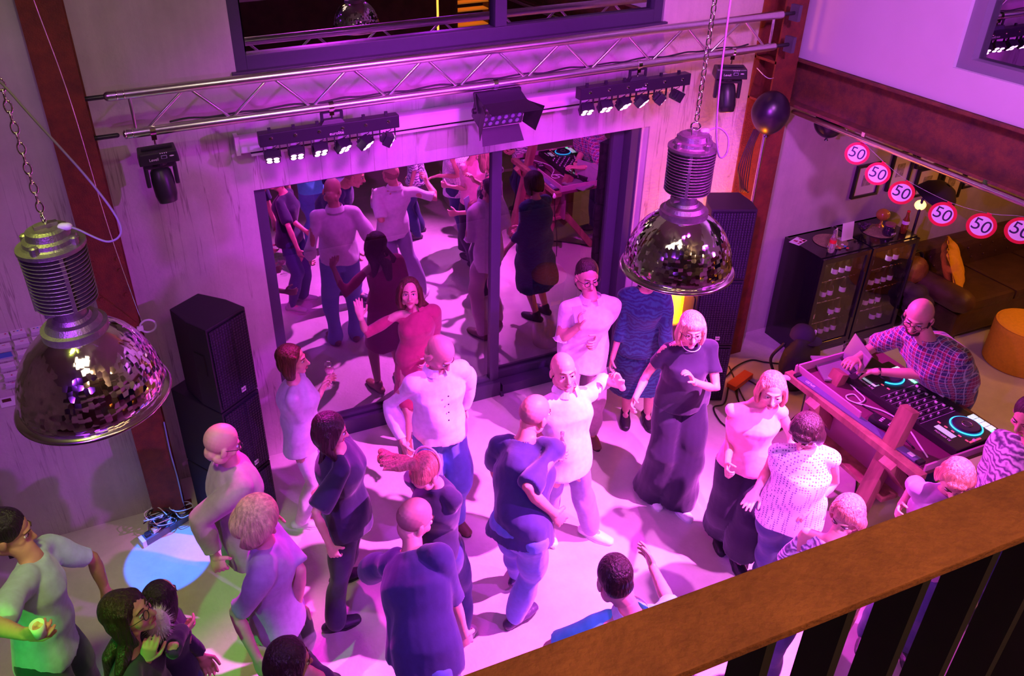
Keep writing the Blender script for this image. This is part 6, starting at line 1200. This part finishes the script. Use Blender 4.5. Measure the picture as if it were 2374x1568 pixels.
p = person('dark-haired person in a shaggy black and white striped top at the right edge', (4.42, -3.14), 1.68, 190, head_px=(2380, 945), hpitch=0.4, fem=True, bulk=1.12, R=dict(ed=(0.05, 0.0, -1), wd=(-0.4, 0.5, -0.4)), L=dict(ed=(0.3, 0.1, -1), wd=(-0.4, 0.5, -0.4)), top=(F_STR, dict(sleeve=0.9, hem=0.1, loose=0.05, amp=0.014)), bottom=('trousers', F_DJEANS), hair=('dark', 'short'), shoe=(0.1, 0.1, 0.1))
p = person('short-haired person in a turquoise tee with white collar reaching one bright arm up', (1.62, -3.30), 1.74, 75, head_px=(1425, 1345), hyaw=80, hpitch=0.45, R=dict(e=(1552, 1400), w=(1515, 1320), t=(1492, 1265)), L=dict(ed=(0.6, 0.2, -0.7)), curlR=0.3, top=(F_TURQ, dict(sleeve=0.4, hem=0.1, loose=0.03, collar=F_WHITE)), bottom=('trousers', F_JEANS), hair=('dark', 'short'), shoe=(0.6, 0.6, 0.6))
p = person('bald bearded DJ in a plaid shirt leaning over the desk with both hands on it', (5.16, -2.15), 1.84, 190, head_px=(2130, 735), hyaw=205, hpitch=0.30, pelvis_px=(2194, 880), neck_px=(2148, 788), bulk=1.22, glasses=True, beard=True, R=dict(e=(2035, 798), w=(1985, 832), t=(1962, 842)), L=dict(e=(2135, 868), w=(2030, 862), t=(1988, 858)), curlR=0.5, curlL=0.5, palmR=(0, 0, -1, -1, 0, 0), palmL=(0, 0, -1, 1, 0, 0), top=(F_PLAID, dict(sleeve=0.46, hem=0.10, loose=0.04, collar=F_PLAID)), bottom=('trousers', F_DJEANS), hair=('stubble', 'stubble'), shoe=(0.1, 0.1, 0.1), pz=0.55)
px_watch(p, 'L', WATCH)
# ---- things in the hands
t = thing('wine_glass', 'stemmed wine glass held before the glass door at the left', 'glass', tuple(WG + N(0.02, -0.02, -0.07)))
MB().lathe([(0.034, 0), (0.034, 0.003), (0.004, 0.008), (0.0035, 0.085), (0.026, 0.105), (0.036, 0.14), (0.031, 0.185), (0.029, 0.185), (0.034, 0.14), (0.024, 0.108), (0.0, 0.09)], (0, 0, 0), 28, cap=False).build('glass', clear_glass('thin_glass', (0.96, 0.95, 0.97), 0.12), t, smooth=True)
MB().lathe([(0.0, 0.095), (0.024, 0.109), (0.032, 0.13), (0, 0.131)], (0, 0, 0), 24, cap=False).build('wine', mat('rose_drink', (0.8, 0.35, 0.4), 0.1), t, smooth=True)
S, E, Wr, T = PH['arms']['R']; d = unit(T - Wr); nrm = unit(CAM - Wr); nrm = unit(nrm - d * np.dot(nrm, d)); R_ = np.array([np.cross(d, nrm), nrm, d]).T
t = thing('phone', 'smartphone held up at the open linen shirt', 'phone', tuple(Wr + d * 0.12 + nrm * 0.025)); MB().box((0, 0, 0), (0.072, 0.008, 0.148), R_).build('case', mat('pale_phone_case', (0.5, 0.6, 0.75), 0.2), t, bevel=0.003); MB().box(nrm * 0.005, (0.064, 0.002, 0.138), R_).build('screen', mat('phone_glass', (0.55, 0.45, 0.6), 0.1), t)
S, E, Wr, T = PO['arms']['R']; p0 = Wr + unit(T - Wr) * 0.085
t = thing('beer_bottle', 'clear bottle in the hand of the person in the white polo', 'bottle', tuple(p0 + N(0.0, -0.03, -0.05))); MB().lathe([(0, 0), (0.03, 0.003), (0.03, 0.12), (0.013, 0.16), (0.012, 0.22), (0, 0.222)], (0, 0, 0), 20, cap=False).build('glass', M_CLEARG, t, smooth=True)
S, E, Wr, T = CU['arms']['R']; p0 = Wr + unit(T - Wr) * 0.09
t = thing('cup', 'small white cup in the hand at the left edge', 'cup', tuple(p0 + N(0.015, -0.01, -0.01))); MB().lathe([(0, 0), (0.024, 0.002), (0.030, 0.07), (0.028, 0.07), (0.022, 0.006), (0, 0.006)], (0, 0, 0), 24, cap=False).build('body', mat('white_cup', (0.7, 0.75, 0.7), 0.4), t, smooth=True)
# fluffy collar ball on the blazer
c = BZ['hc'] + (at_z(368, 1445, BZ['hc'][2]) - BZ['hc']) * 1.0; c = at_z(366, 1448, 1.42); mb = MB(); mb.ell((0, 0, 0), (0.055, 0.05, 0.085), None, 16); rr = random.Random(3)
for k in range(420):
    a = rr.uniform(0, 6.283); z = rr.uniform(-1, 1); q = math.sqrt(1 - z * z); d = N(math.cos(a) * q, math.sin(a) * q, z); p0 = d * N(0.05, 0.045, 0.08); p1 = p0 + d * rr.uniform(0.02, 0.038) + N(rr.uniform(-.006, .006), rr.uniform(-.006, .006), -0.004); sd = unit(np.cross(d, N(0.2, 0.3, 0.9))) * 0.0012
    mb.add([p0 - sd, p0 + sd, p1, p0 + np.cross(d, sd) * 1.0], [(0, 1, 2), (1, 3, 2), (3, 0, 2)])
o = mb.build('fluffy_pompom', mat('white_fluff', (0.72, 0.74, 0.85), 0.9), BZ['root'], xf=lambda v: BZ['xf'](v + c))
MB().torus(PT['Q'](0, 0.0, 0.06), 0.093 * PT['s'], 0.007, unit(PT['hf'] * 0.95 + PT['hu'] * 0.1), 30, 6).build('hairband', mat('pale_hairband', (0.85, 0.5, 0.7), 0.5), PT['root'], smooth=True, xf=PT['xf'])
